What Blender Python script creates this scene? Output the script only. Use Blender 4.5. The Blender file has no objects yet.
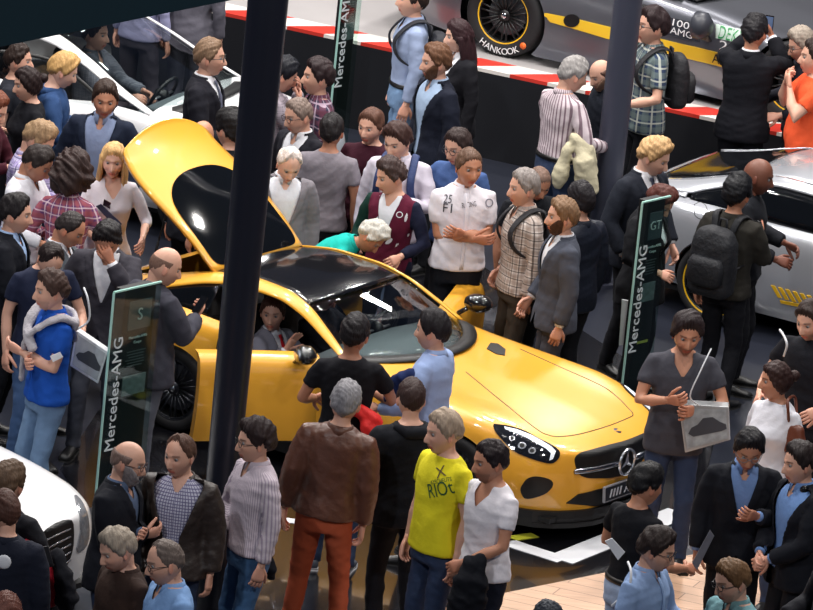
import bpy, math, random
import numpy as np
from mathutils import Vector, Matrix, geometry
from mathutils.bvhtree import BVHTree
PI = math.pi
S = bpy.context.scene
COL = S.collection

# ---------------------------------------------------------------- camera
TH, ROLL, FPX, DIST = math.radians(17.0), 0.102, 7600.0, 58.2
_fw = Vector((0, math.cos(TH), -math.sin(TH)))
_up0 = Vector((0, math.sin(TH), math.cos(TH)))
_rt0 = Vector((1, 0, 0))
_rt = math.cos(ROLL)*_rt0 + math.sin(ROLL)*_up0
_up = -math.sin(ROLL)*_rt0 + math.cos(ROLL)*_up0
CAM = Vector((0, 0, 1)) - _fw*DIST
cd = bpy.data.cameras.new('camera'); cam = bpy.data.objects.new('camera', cd); COL.objects.link(cam)
cam.matrix_world = Matrix(((_rt.x, _up.x, -_fw.x, CAM.x), (_rt.y, _up.y, -_fw.y, CAM.y), (_rt.z, _up.z, -_fw.z, CAM.z), (0, 0, 0, 1)))
cd.sensor_width = 36; cd.lens = FPX*36/813; cd.clip_start = 1; cd.clip_end = 300
S.camera = cam
def ray(px, py):
    return (_fw*FPX + _rt*(px-406.5) + _up*(305-py)).normalized()
def at(px, py, z=0.0):
    d = ray(px, py); t = (z-CAM.z)/d.z
    return CAM + d*t

# ---------------------------------------------------------------- light
W = bpy.data.worlds.new('hall_light'); S.world = W; W.use_nodes = True
W.node_tree.nodes['Background'].inputs[0].default_value = (0.30, 0.42, 0.75, 1)
W.node_tree.nodes['Background'].inputs[1].default_value = 0.085
def area(name, loc, aim, size, watt, col=(1, .96, .92), shape='SQUARE'):
    l = bpy.data.lights.new(name, 'AREA'); l.energy = watt; l.size = size; l.color = col; l.shape = shape
    o = bpy.data.objects.new(name, l); COL.objects.link(o); o.location = loc
    o.rotation_euler = (Vector(aim)-Vector(loc)).to_track_quat('-Z', 'Y').to_euler()
    return o
for x, y, w in ((-7, 6, 560), (-3, 5, 560), (1, 6.5, 560), (5, 5, 560), (-9, 0, 520), (-5, 1, 520), (-1, 2, 520), (3, 1, 520), (7, 2, 520), (-6, -6, 380), (-1, -5, 380), (4, -6, 380), (8, -5, 300)):
    area('hall_lamp', (x, y, 11.8), (x*.8, y-.5, 0), .5, w)
area('stage_lamp', (3, 12, 10.5), (3, 8, 0), 1.0, 1000)
area('stage_lamp', (-5, 12, 10.5), (-5, 8, 0), 1.0, 800)
area('front_fill', (-9, -24, 17), (-1, 0, 1), 1.1, 1900, (.90, .94, 1))  # added pair of front fill lights on the camera side, brightening the faces
area('front_fill', (9, -24, 17), (1, 0, 1), 1.1, 1700, (1, .93, .86))
S.view_settings.view_transform = 'Standard'; S.view_settings.look = 'None'
S.view_settings.exposure = -0.55; S.view_settings.gamma = 1.0; S.view_settings.use_curve_mapping = False

# ---------------------------------------------------------------- materials
def lin(c):
    return tuple(((v/255)/12.92 if v/255 <= .04045 else ((v/255+.055)/1.055)**2.4) for v in c)
MC = {}
class NT:
    def __init__(s, m): s.t = m.node_tree; s.b = s.t.nodes['Principled BSDF']
    def n(s, ty, **k):
        x = s.t.nodes.new(ty)
        for a, b in k.items(): setattr(x, a, b)
        return x
    def l(s, a, b): s.t.links.new(a, b)
    def m(s, op, a, b=None, c=None):
        x = s.n('ShaderNodeMath', operation=op)
        for i, v in enumerate((a, b, c)):
            if v is None: continue
            if isinstance(v, (int, float)): x.inputs[i].default_value = v
            else: s.l(v, x.inputs[i])
        return x.outputs[0]
    def mix(s, f, a, b):
        x = s.n('ShaderNodeMix', data_type='RGBA')
        for i, v in ((0, f), (6, a), (7, b)):
            if isinstance(v, (int, float)): x.inputs[i].default_value = v
            elif isinstance(v, tuple): x.inputs[i].default_value = (*v[:3], 1)
            else: s.l(v, x.inputs[i])
        return x.outputs[2]
def mat(name, c, rough=.6, metal=0.0, coat=0.0, noise=0.0, nscale=30, bump=0.0, bscale=80, pat=None, c2=None, c3=None, per=.05, w=.25, spec=.5, alpha=1.0, trans=0.0, emis=0.0, attr=False, hairy=False):
    key = (name, tuple(c), rough, metal, coat, noise, nscale, bump, bscale, pat, c2, c3, per, w, spec, alpha, trans, emis)
    if key in MC: return MC[key]
    m = bpy.data.materials.new(name); m.use_nodes = True; N = NT(m); b = N.b
    base = lin(c); b.inputs['Base Color'].default_value = (*base, 1)
    b.inputs['Roughness'].default_value = rough; b.inputs['Metallic'].default_value = metal
    b.inputs['Coat Weight'].default_value = coat; b.inputs['Coat Roughness'].default_value = .04
    b.inputs['Specular IOR Level'].default_value = spec
    if alpha < 1: b.inputs['Alpha'].default_value = alpha
    if trans: b.inputs['Transmission Weight'].default_value = trans
    if emis:
        b.inputs['Emission Color'].default_value = (*base, 1); b.inputs['Emission Strength'].default_value = emis
    out = None
    tc = N.n('ShaderNodeTexCoord'); vec = tc.outputs['Object']
    if hairy:
        mp = N.n('ShaderNodeMapping'); mp.inputs['Scale'].default_value = (1, 1, .22); N.l(vec, mp.inputs[0]); vec = mp.outputs[0]
    if pat:
        sx = N.n('ShaderNodeSeparateXYZ'); N.l(tc.outputs['Object'], sx.inputs[0])
        h = N.m('MULTIPLY', N.m('ARCTAN2', sx.outputs[0], sx.outputs[1]), .17); z = sx.outputs[2]
        def band(src, p, ww, off=0.0): return N.m('LESS_THAN', N.m('FRACT', N.m('ADD', N.m('DIVIDE', src, p), off)), ww)
        C2 = lin(c2); C3 = lin(c3 or c2)
        if pat == 'plaid':
            a = N.mix(N.m('MULTIPLY', band(h, per, w+.2), .5), base, C2); a = N.mix(N.m('MULTIPLY', band(z, per, w+.2), .5), a, C2)
            a = N.mix(N.m('MULTIPLY', band(h, per, .13, .3), .75), a, C3); out = N.mix(N.m('MULTIPLY', band(z, per, .13, .3), .75), a, C3)
        elif pat == 'check':
            a = N.mix(band(h, per, w), base, C2); out = N.mix(band(z, per, w), a, C2)
        elif pat == 'stripe':
            out = N.mix(band(h, per, w), base, C2)
        elif pat == 'curb':
            f = N.m('FRACT', N.m('ADD', N.m('DIVIDE', sx.outputs[0], per), N.m('MULTIPLY', sx.outputs[1], 1.6)))
            out = N.mix(N.m('LESS_THAN', f, .5), base, C2)
        elif pat == 'sleeves':      # body one colour, the person's left / right arm another
            a = N.mix(N.m('GREATER_THAN', sx.outputs[0], .185), base, C2); out = N.mix(N.m('LESS_THAN', sx.outputs[0], -.185), a, C3)
    if attr:
        at_ = N.n('ShaderNodeAttribute', attribute_name='Col'); out = at_.outputs['Color']
    if noise:
        nz = N.n('ShaderNodeTexNoise'); nz.inputs['Scale'].default_value = nscale; nz.inputs['Detail'].default_value = 3
        N.l(vec, nz.inputs['Vector'])
        f = N.m('MULTIPLY_ADD', nz.outputs['Fac'], 2*noise, 1-noise)
        mx = N.n('ShaderNodeMix', data_type='RGBA', blend_type='MULTIPLY'); mx.inputs[0].default_value = 1
        if out is None: mx.inputs[6].default_value = (*base, 1)
        else: N.l(out, mx.inputs[6])
        cb = N.n('ShaderNodeCombineXYZ')
        for i in range(3): N.l(f, cb.inputs[i])
        N.l(cb.outputs[0], mx.inputs[7]); out = mx.outputs[2]
    if out is not None: N.l(out, b.inputs['Base Color'])
    if bump:
        nz = N.n('ShaderNodeTexNoise'); nz.inputs['Scale'].default_value = bscale; nz.inputs['Detail'].default_value = 4
        N.l(vec, nz.inputs['Vector'])
        bp = N.n('ShaderNodeBump'); bp.inputs['Strength'].default_value = bump; bp.inputs['Distance'].default_value = .02
        N.l(nz.outputs['Fac'], bp.inputs['Height']); N.l(bp.outputs[0], b.inputs['Normal'])
    MC[key] = m
    return m
def cloth(name, c, **k):
    k.setdefault('rough', .85); k.setdefault('bump', .25); k.setdefault('bscale', 22); k.setdefault('noise', .10); k.setdefault('nscale', 9); k.setdefault('spec', .2)
    return mat(name, c, **k)
def denim(c): return mat('denim', c, rough=.85, noise=.3, nscale=9, bump=.3, bscale=25)
def glassm(name, tint=(225, 240, 238), rough=.02, mixf=.9):
    m = bpy.data.materials.new(name); m.use_nodes = True; t = m.node_tree; t.nodes.clear()
    o = t.nodes.new('ShaderNodeOutputMaterial'); tr = t.nodes.new('ShaderNodeBsdfTransparent'); g = t.nodes.new('ShaderNodeBsdfGlossy'); mx = t.nodes.new('ShaderNodeMixShader')
    tr.inputs[0].default_value = (*lin(tint), 1); g.inputs['Roughness'].default_value = rough; lw = t.nodes.new('ShaderNodeLayerWeight'); lw.inputs[0].default_value = .5
    a2 = t.nodes.new('ShaderNodeMath'); a2.operation = 'POWER'; a2.inputs[1].default_value = 3.5; t.links.new(lw.outputs['Facing'], a2.inputs[0])
    a = t.nodes.new('ShaderNodeMath'); a.operation = 'MULTIPLY_ADD'; a.inputs[1].default_value = .7*mixf; a.inputs[2].default_value = .05; t.links.new(a2.outputs[0], a.inputs[0]); t.links.new(a.outputs[0], mx.inputs[0]); t.links.new(tr.outputs[0], mx.inputs[1]); t.links.new(g.outputs[0], mx.inputs[2]); t.links.new(mx.outputs[0], o.inputs[0])
    return m

# ---------------------------------------------------------------- mesh helpers
def mesh_obj(name, v, f, mats, parent=None, mi=None, smooth=True, colors=None):
    me = bpy.data.meshes.new(name); me.from_pydata([tuple(map(float, x)) for x in v], [], [tuple(map(int, x)) for x in f])
    for m in (mats if isinstance(mats, (list, tuple)) else [mats]): me.materials.append(m)
    if mi is not None: me.polygons.foreach_set('material_index', np.asarray(mi, dtype=np.int32))
    if smooth: me.polygons.foreach_set('use_smooth', np.ones(len(me.polygons), dtype=bool))
    if colors is not None:
        a = me.color_attributes.new('Col', 'FLOAT_COLOR', 'POINT'); c4 = np.ones((len(v), 4)); c4[:, :3] = colors; a.data.foreach_set('color', c4.ravel())
    me.validate()
    o = bpy.data.objects.new(name, me); COL.objects.link(o)
    if parent: o.parent = parent
    return o
def thing(name, label, cat, loc=(0, 0, 0), rz=0.0, group=None, kind=None):
    o = bpy.data.objects.new(name, None); COL.objects.link(o); o.location = loc; o.rotation_euler = (0, 0, rz); o.empty_display_size = .1
    return tag(o, label, cat, group, kind)
def tag(o, label=None, cat=None, group=None, kind=None):
    if label: o['label'] = label
    if cat: o['category'] = cat
    if group: o['group'] = group
    if kind: o['kind'] = kind
    return o
class MB:
    def __init__(s): s.v = []; s.f = []; s.mi = []; s.n = 0
    def add(s, v, f, mi=0, M=None):
        v = np.asarray(v, float)
        if M is not None: v = xf(M, v)
        s.v.append(v); s.f += [tuple(i+s.n for i in q) for q in f]; s.mi += [mi]*len(f); s.n += len(v); return s
    def box(s, c, d, mi=0, M=None, rz=0):
        x, y, z = [k/2 for k in d]
        v = np.array([(i*x, j*y, k*z) for i in (-1, 1) for j in (-1, 1) for k in (-1, 1)])
        if rz: v = v @ np.array([[math.cos(rz), math.sin(rz), 0], [-math.sin(rz), math.cos(rz), 0], [0, 0, 1]])
        return s.add(v+np.array(c), [(0, 1, 3, 2), (4, 6, 7, 5), (0, 4, 5, 1), (2, 3, 7, 6), (0, 2, 6, 4), (1, 5, 7, 3)], mi, M)
    def build(s, name, mats, parent=None, smooth=True):
        return mesh_obj(name, np.concatenate(s.v), s.f, mats, parent, s.mi, smooth)
def xf(M, v):
    A = np.array(M); return v @ A[:3, :3].T + A[:3, 3]
def nrm(a): a = np.asarray(a, float); return a/(np.linalg.norm(a)+1e-12)
def sweep(P, R, n=10, cap=True, hint=(0, 0, 1), closed=False, flat=False):
    """tube along P; R = radius or (ra, rb) per point"""
    P = np.asarray(P, float); m = len(P); R = [r if isinstance(r, (tuple, list)) else (r, r) for r in (R if hasattr(R, '__len__') else [R]*m)]
    T = [nrm((P[(i+1) % m] if closed or i < m-1 else P[i]) - (P[i-1] if closed or i > 0 else P[i])) for i in range(m)]
    a = np.cross(T[0], hint)
    if np.linalg.norm(a) < 1e-3: a = np.cross(T[0], (0, 1, .1))
    a = nrm(a); rings = []; 
    for i in range(m):
        a = nrm(a - T[i]*np.dot(a, T[i])); b = np.cross(T[i], a)
        rings.append((P[i], a, b, R[i], T[i]))
    V = []; F = []
    th = np.linspace(0, 2*PI, n, endpoint=False)
    def ring(p, a, b, r): V.extend([p + a*r[0]*math.cos(t) + b*r[1]*math.sin(t) for t in th])
    L = []
    if cap and not closed and not flat:
        p, a, b, r, t = rings[0]; k = min(r)
        L.append((p-t*k*.85, a, b, (r[0]*.5, r[1]*.5)))
    L += [(p, a, b, r) for p, a, b, r, t in rings]
    if cap and not closed and not flat:
        p, a, b, r, t = rings[-1]; k = min(r)
        L.append((p+t*k*.85, a, b, (r[0]*.5, r[1]*.5)))
    for q in L: ring(*q)
    K = len(L)
    for i in range(K if closed else K-1):
        for j in range(n):
            F.append((i*n+j, i*n+(j+1) % n, ((i+1) % K)*n+(j+1) % n, ((i+1) % K)*n+j))
    if cap and not closed:
        F.append(tuple(range(n))[::-1]); F.append(tuple(range((K-1)*n, K*n)))
    return np.array(V), F
def loft(rings, cap=True):
    n = len(rings[0]); V = np.concatenate([np.asarray(r, float) for r in rings]); F = []
    for i in range(len(rings)-1):
        for j in range(n): F.append((i*n+j, i*n+(j+1) % n, (i+1)*n+(j+1) % n, (i+1)*n+j))
    if cap: F.append(tuple(range(n))[::-1]); F.append(tuple(range((len(rings)-1)*n, len(rings)*n)))
    return V, F
def ellring(z, rx, ry, x=0, y=0, n=28, e=2.4):
    t = np.linspace(0, 2*PI, n, endpoint=False); c, s_ = np.cos(t), np.sin(t)
    return np.stack([x+rx*np.sign(c)*np.abs(c)**(2/e), y+ry*np.sign(s_)*np.abs(s_)**(2/e), np.full(n, z)], 1)
def catmull(P, k):
    P = np.asarray(P, float); Q = np.concatenate([[2*P[0]-P[1]], P, [2*P[-1]-P[-2]]]); out = []
    for i in range(1, len(Q)-2):
        for j in range(k):
            t = j/k; out.append(.5*((2*Q[i])+(-Q[i-1]+Q[i+1])*t+(2*Q[i-1]-5*Q[i]+4*Q[i+1]-Q[i+2])*t*t+(-Q[i-1]+3*Q[i]-3*Q[i+1]+Q[i+2])*t**3))
    out.append(P[-1]); return np.array(out)
def arrays(me):
    v = np.empty(len(me.vertices)*3); me.vertices.foreach_get('co', v); v = v.reshape(-1, 3)
    f = [tuple(p.vertices) for p in me.polygons]; return v, f
def remesh(parts, voxel=.013, it=4, amp=0.0, kind='cloth', seed=0):
    """union of closed shapes -> one smooth skin, optionally with folds"""
    b = MB()
    for v, f in parts: b.add(v, f)
    me = bpy.data.meshes.new('tmp'); me.from_pydata([tuple(x) for x in np.concatenate(b.v)], [], b.f)
    o = bpy.data.objects.new('tmp', me); COL.objects.link(o)
    r = o.modifiers.new('r', 'REMESH'); r.mode = 'VOXEL'; r.voxel_size = voxel
    if it: s = o.modifiers.new('s', 'SMOOTH'); s.factor = .5; s.iterations = it
    dg = bpy.context.evaluated_depsgraph_get(); dg.update()
    e = bpy.data.meshes.new_from_object(o.evaluated_get(dg))
    v, f = arrays(e)
    if amp:
        nn = np.empty(len(v)*3); e.vertices.foreach_get('normal', nn); nn = nn.reshape(-1, 3)
        rs = np.random.RandomState(seed); d = np.zeros(len(v))
        for k in range(4):
            a = rs.uniform(-1, 1, 3)*(14+8*k); a[2] *= 1.7; w_ = rs.uniform(-1, 1, 3)*14; ph = rs.uniform(0, 6, 2)
            d += (1-np.abs(np.sin(v@a+1.5*np.sin(v@w_+ph[0])+ph[1]))*1.6)/(1+.35*k)
        v = v + nn*(d*amp*.5)[:, None]
    bpy.data.objects.remove(o); bpy.data.meshes.remove(me); bpy.data.meshes.remove(e)
    return v, f
def text_mesh(body, size, mats, parent, M, name='lettering', ext=.002, shear=0.0, space=1.0, ax='CENTER'):
    cu = bpy.data.curves.new('t', 'FONT'); cu.body = body; cu.size = size; cu.extrude = ext; cu.shear = shear; cu.space_character = space
    cu.align_x = ax; cu.align_y = 'CENTER'; cu.resolution_u = 3
    o = bpy.data.objects.new('t', cu); COL.objects.link(o); dg = bpy.context.evaluated_depsgraph_get(); dg.update()
    e = bpy.data.meshes.new_from_object(o.evaluated_get(dg)); v, f = arrays(e)
    bpy.data.objects.remove(o); bpy.data.curves.remove(cu); bpy.data.meshes.remove(e)
    return mesh_obj(name, xf(M, v), f, mats, parent, smooth=False)
def RX(a): return Matrix.Rotation(a, 4, 'X')
def RY(a): return Matrix.Rotation(a, 4, 'Y')
def RZ(a): return Matrix.Rotation(a, 4, 'Z')
def TR(x, y, z): return Matrix.Translation((x, y, z))
def smooth01(x): x = np.clip(x, 0, 1); return x*x*(3-2*x)
# ---------------------------------------------------------------- people
def head_grid():
    """head, face towards -Y, centred on the origin, 0.245 tall"""
    nu, nv = 84, 60
    u = np.linspace(-1, 1, nu, endpoint=False); ph = PI*(.62*u+.38*u**3)        # 0 = front, denser there
    th = np.linspace(.03, PI-.03, nv)
    PH, THh = np.meshgrid(ph, th)
    x = np.sin(THh)*np.sin(PH); y = -np.sin(THh)*np.cos(PH); z = np.cos(THh)
    sT = np.maximum(np.sin(THh), 1e-3); lowf = smooth01(-z/.25)
    ky = sT**(-.42*lowf*(y < 0)*np.clip(-y/sT, 0, 1)); kx = sT**(-.30*lowf); kk = smooth01((PI-.03-THh)/.28)*.97+.03
    X, Y, Z = x*.077*(1+(kx-1)*kk), y*.099*(1+(ky-1)*kk), z*.122+.002
    lo = smooth01(-Z/.115)
    front = np.clip(-y, 0, 1); back = np.clip(y, 0, 1)
    X = X*(1-.37*lo**1.2)*(1+.03*smooth01((Z-.02)/.06))
    Y = np.where(Y > 0, Y*(1-.50*lo), Y*(1-.12*lo)); Y = Y + np.where(y > 0, .006*smooth01((Z+.02)/.06), 0)
    Z = np.where(Z < -.09, -.09+(Z+.09)*.85, Z)
    Y = Y+.010*front*np.exp(-((Z-.03)/.05)**2)*.6                                # flatter face plane
    g = lambda a, s: np.exp(-(a/s)**2)
    nose = g(X, .0115)*np.where(Z > -.032, smooth01((.030-Z)/.062), np.exp(-((Z+.032)/.009)**2))*front
    Y -= .024*nose; wing = (g(X-.013, .006)+g(X+.013, .006))*g(Z+.032, .009)*front; Y -= .007*wing
    Y += .011*(g(X-.031, .017)+g(X+.031, .017))*g(Z-.014, .014)*front           # sockets
    Y -= .005*g(Z-.036, .009)*g(X, .05)*front                                  # brow
    Y -= .006*g(X, .022)*(g(Z+.058, .006)+1.1*g(Z+.069, .006))*front+.002*front*g(Z+.062, .02)*g(X, .03)
    Y += .003*g(X, .022)*g(Z+.0635, .0025)*front
    Y -= .006*g(X, .022)*g(Z+.097, .014)*front; Y += .004*g(X, .02)*g(Z+.081, .006)*front
    Y -= .004*(g(X-.042, .016)+g(X+.042, .016))*g(Z+.018, .018)*front           # cheeks
    V = np.stack([X, Y, Z], -1).reshape(-1, 3); F = []
    for i in range(nv-1):
        for j in range(nu): F.append((i*nu+j, (i+1)*nu+j, (i+1)*nu+(j+1) % nu, i*nu+(j+1) % nu))
    F.append(tuple(range(nu))[::1]); F.append(tuple(range((nv-1)*nu, nv*nu))[::-1])
    return V, F, (nu, nv), ph, np.abs(PH).reshape(-1)
HV, HF, HN, HPH, HANG = head_grid()
def head_colors(skin, brow, lip=1.0, stub=0.0):
    x, y, z = HV.T; fr = y < -.03
    c = np.tile(np.array(lin(skin)), (len(HV), 1)); g = lambda a, s: np.exp(-(a/s)**2)
    def bl(m, col):
        nonlocal c; m = np.clip(m, 0, 1)[:, None]; c = c*(1-m)+np.array(col)*m
    s = np.array(lin(skin))
    bl(.35*g(x, .06)*g(z+.02, .035)*fr*(np.abs(x) > .02), s*np.array([1.05, .75, .7]))
    bl(fr*stub*smooth01((-.030-z)/.02)*smooth01((.075-np.abs(x))/.02), np.array(lin(brow))*.6+s*.2)
    bl(fr*lip*.95*smooth01((.027-np.abs(x))/.006)*(g(z+.058, .0055)+g(z+.069, .0065)), s*np.array([.85, .36, .34]))
    bl(fr*.85*g(z+.0635, .0016)*smooth01((.026-np.abs(x))/.004), s*.15)
    bx = np.abs(np.abs(x)-.033); bl(fr*.9*smooth01((.021-bx)/.005)*g(z-(.037-.15*np.clip(np.abs(x)-.035, 0, 1)), .0045), lin(brow))
    bl(fr*.55*smooth01((.018-bx)/.005)*g(z-.0165, .0095), s*.42)                  # lids
    bl(fr*.8*g(np.abs(x)-.008, .004)*g(z+.041, .003), s*.2)
    return c
EYE_N = 8
def ball(c, r, n=8, sc=(1, 1, 1)):
    V = []; F = []
    for i in range(n+1):
        t = PI*(i+.001)/(n+.002)
        for j in range(n*2):
            p = PI*j/n; V.append((c[0]+sc[0]*r*math.sin(t)*math.cos(p), c[1]+sc[1]*r*math.sin(t)*math.sin(p), c[2]+sc[2]*r*math.cos(t)))
    for i in range(n):
        for j in range(n*2): F.append((i*n*2+j, (i+1)*n*2+j, (i+1)*n*2+(j+1) % (n*2), i*n*2+(j+1) % (n*2)))
    F.append(tuple(range(n*2))); F.append(tuple(range(n*n*2, (n+1)*n*2))[::-1])
    return np.array(V), F
def hand(curl=.5, spread=.1, thumb=.5, right=False):
    """wrist at origin, fingers along -Z, palm facing -Y... thumb to +X (left hand seen with its back outward)"""
    parts = []
    rings = []
    for t, w_, h_ in ((0.02, .025, .018), (-.012, .027, .017), (-.04, .037, .0165), (-.07, .041, .0155), (-.092, .038, .012)):
        rings.append(ellring(t, w_, h_, n=12, e=2.6))
    parts.append(loft(rings[::-1]))
    for i, (x0, L) in enumerate(((.029, .070), (.010, .079), (-.010, .074), (-.028, .058))):
        p = np.array([x0, 0, -.084]); P = [p]; a = curl*.35; sp = (x0/.03)*spread
        for k, fr in enumerate((.42, .32, .26)):
            a += curl*(.55, 1.0, .8)[k] - (curl*.35 if k == 0 else 0)
            d = np.array([math.sin(sp)*math.cos(a), -math.sin(a), -math.cos(a)*math.cos(sp)]); p = p+d*L*fr; P.append(p)
        parts.append(sweep(P, [.0098, .0092, .0085, .0068], 7))
    P = [np.array([.022, -.006, -.018])]; p = P[0]
    for k, (L, ang, cv) in enumerate(((.042, .85-.3*thumb, .25+.3*thumb), (.034, .45-.2*thumb, .35+.5*thumb), (.026, .25, .4+.6*thumb))):
        d = nrm([math.sin(ang), -math.sin(cv)*.8, -math.cos(ang)*.9]); p = p+d*L; P.append(p)
    parts.append(sweep(P, [.015, .0125, .0108, .008], 7))
    b = MB()
    for v, f in parts: b.add(v, f)
    v = np.concatenate(b.v)
    if right: v = v*np.array([-1, 1, 1]); return v, [q[::-1] for q in b.f]
    return v, b.f
TORSO = [(.80, .172, .122, .0), (.90, .176, .124, .004), (.98, .165, .116, .004), (1.06, .152, .108, .0), (1.16, .158, .112, -.004), (1.26, .174, .120, -.006), (1.34, .180, .116, -.002), (1.39, .178, .104, .006), (1.430, .148, .088, .012), (1.462, .098, .074, .014), (1.485, .066, .062, .012)]
def torso_rings(z0, z1, inf, fat, fem, flare=0.0):
    Z = [t[0] for t in TORSO]; out = []
    zs = np.linspace(z0, z1, max(4, int((z1-z0)/.035)))
    for z in zs:
        rx, ry, yo = [np.interp(z, Z, [t[k] for t in TORSO]) for k in (1, 2, 3)]
        belly = math.exp(-((z-1.04)/.13)**2)
        if fat > 0: rx += .035*fat*belly+.010*fat; ry += .06*fat*belly+.012*fat; yo -= .035*fat*belly
        else: rx += .022*fat; ry += .016*fat
        if fem:
            rx *= (.88 if z > 1.25 else .90-.06*math.exp(-((z-1.08)/.07)**2)+.10*math.exp(-((z-.88)/.08)**2)); ry += .028*math.exp(-((z-1.25)/.055)**2); yo -= .016*math.exp(-((z-1.25)/.055)**2)
        fl = flare*max(0, (1.08-z))
        nk = max(0, min(1, (z-1.40)/.06)); i2 = inf*(1-.5*nk)
        out.append((z, rx+i2+fl, ry+i2+fl*.8, yo))
    return out
def mkloft(rs, n=28): return loft([ellring(z, rx, ry, 0, yo, n, 2.35) for z, rx, ry, yo in rs])
def ik(A, B, l1, l2, pole):
    A = np.array(A, float); B = np.array(B, float); d = B-A; L = np.linalg.norm(d)
    if L > (l1+l2)*.998: B = A+d/L*(l1+l2)*.998; L = (l1+l2)*.998
    if L < abs(l1-l2)+.05: L = abs(l1-l2)+.05; B = A+nrm(d)*L
    u = nrm(B-A); a = (l1*l1-l2*l2+L*L)/(2*L); h = math.sqrt(max(1e-6, l1*l1-a*a)); p = np.array(pole, float); p = nrm(p-u*np.dot(p, u))
    return A+u*a+p*h, B
ARM = {  # wrist (outer side +x = this arm's side), pole, curl, palm-facing direction
 'down': ((.245, -.03, .87), (.5, .8, -.2), .55, (-1, .2, 0)),
 'loose': ((.25, -.12, .93), (.6, .8, -.6), .6, (-1, .2, 0)),
 'bent': ((.22, -.27, 1.08), (.7, .5, -1), .7, (-.6, .3, -.4)),
 'clasp': ((.06, -.22, 1.0), (.8, .4, -.6), .9, (-.3, 1, 0)),
 'chest': ((.09, -.27, 1.22), (.7, .2, -1), .8, (-.3, .7, .2)),
 'phone': ((.06, -.32, 1.24), (.6, .3, -1), .9, (-.2, .8, .6)),
 'shoot': ((.07, -.36, 1.52), (.8, .1, -1), 1.0, (-.6, .5, 0)),
 'face': ((.055, -.205, 1.46), (.5, -.4, -1), .35, (-.1, 1, .1)),
 'chin': ((.07, -.20, 1.40), (.5, -.3, -1), .9, (-.2, 1, .1)),
 'crossu': ((-.03, -.195, 1.19), (1, .6, -1), .5, (0, 1, .2)),
 'crossl': ((-.06, -.175, 1.15), (1, .6, -1), .6, (0, 1, .2)),
 'pocket': ((.20, -.06, .95), (.5, 1.2, .1), .6, (-1, .2, 0)),
 'back': ((.07, .17, 1.0), (1, .4, -.5), .8, (-.2, -1, 0)),
 'wave': ((.16, -.26, 1.42), (.5, .2, -1), .15, (0, -1, .2)),
 'reach': ((.12, -.45, 1.20), (.6, .3, -1), .7, (-.4, .3, -.6)),
 'rest': ((.17, -.40, 1.0), (.7, .4, -.7), .5, (-.2, .2, -1)),
}
SK = {'pale': (226, 180, 158), 'fair': (214, 165, 142), 'tan': (190, 134, 106), 'med': (172, 118, 92), 'brown': (96, 62, 48)}
HAIRLINE = {'short': [(0, .080), (.65, .070), (1.05, .030), (1.45, -.018), (1.62, -.015), (1.75, .016), (2.1, -.030), (3.2, -.075)],
 'long': [(0, .070), (.6, .058), (1.0, .015), (1.3, -.03), (1.6, -.06), (2.1, -.08), (3.2, -.09)],
 'recede': [(0, .098), (.35, .104), (.7, .095), (1.1, .045), (1.4, .0), (1.62, -.01), (1.75, .014), (2.1, -.03), (3.2, -.07)]}
def shell(thick_fn, keep_fn, jit=0.0, seed=0):
    V = HV; nn = V/np.array([.077, .099, .122]); nn = nn/np.linalg.norm(nn, axis=1)[:, None]
    th = thick_fn(V, HANG); kp = keep_fn(V, HANG)
    if jit:
        rs = np.random.RandomState(seed); d = np.zeros(len(V))
        for k in range(5):
            a = rs.uniform(-1, 1, 3)*(60+60*k); w_ = rs.uniform(-1, 1, 3)*40; d += np.sin(V@a+1.3*np.sin(V@w_))/(1+.4*k)
        th = th + jit*d*np.clip(th/.012, 0, 1)
    P = V+nn*th[:, None]
    fs = [f for f in HF if len(f) == 4 and all(kp[i] for i in f)]
    top = HF[-2]; 
    if all(kp[i] for i in top): fs.append(top)
    used = sorted({i for f in fs for i in f}); mp = {i: k for k, i in enumerate(used)}
    return P[used], [tuple(mp[i] for i in f) for f in fs]
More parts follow.
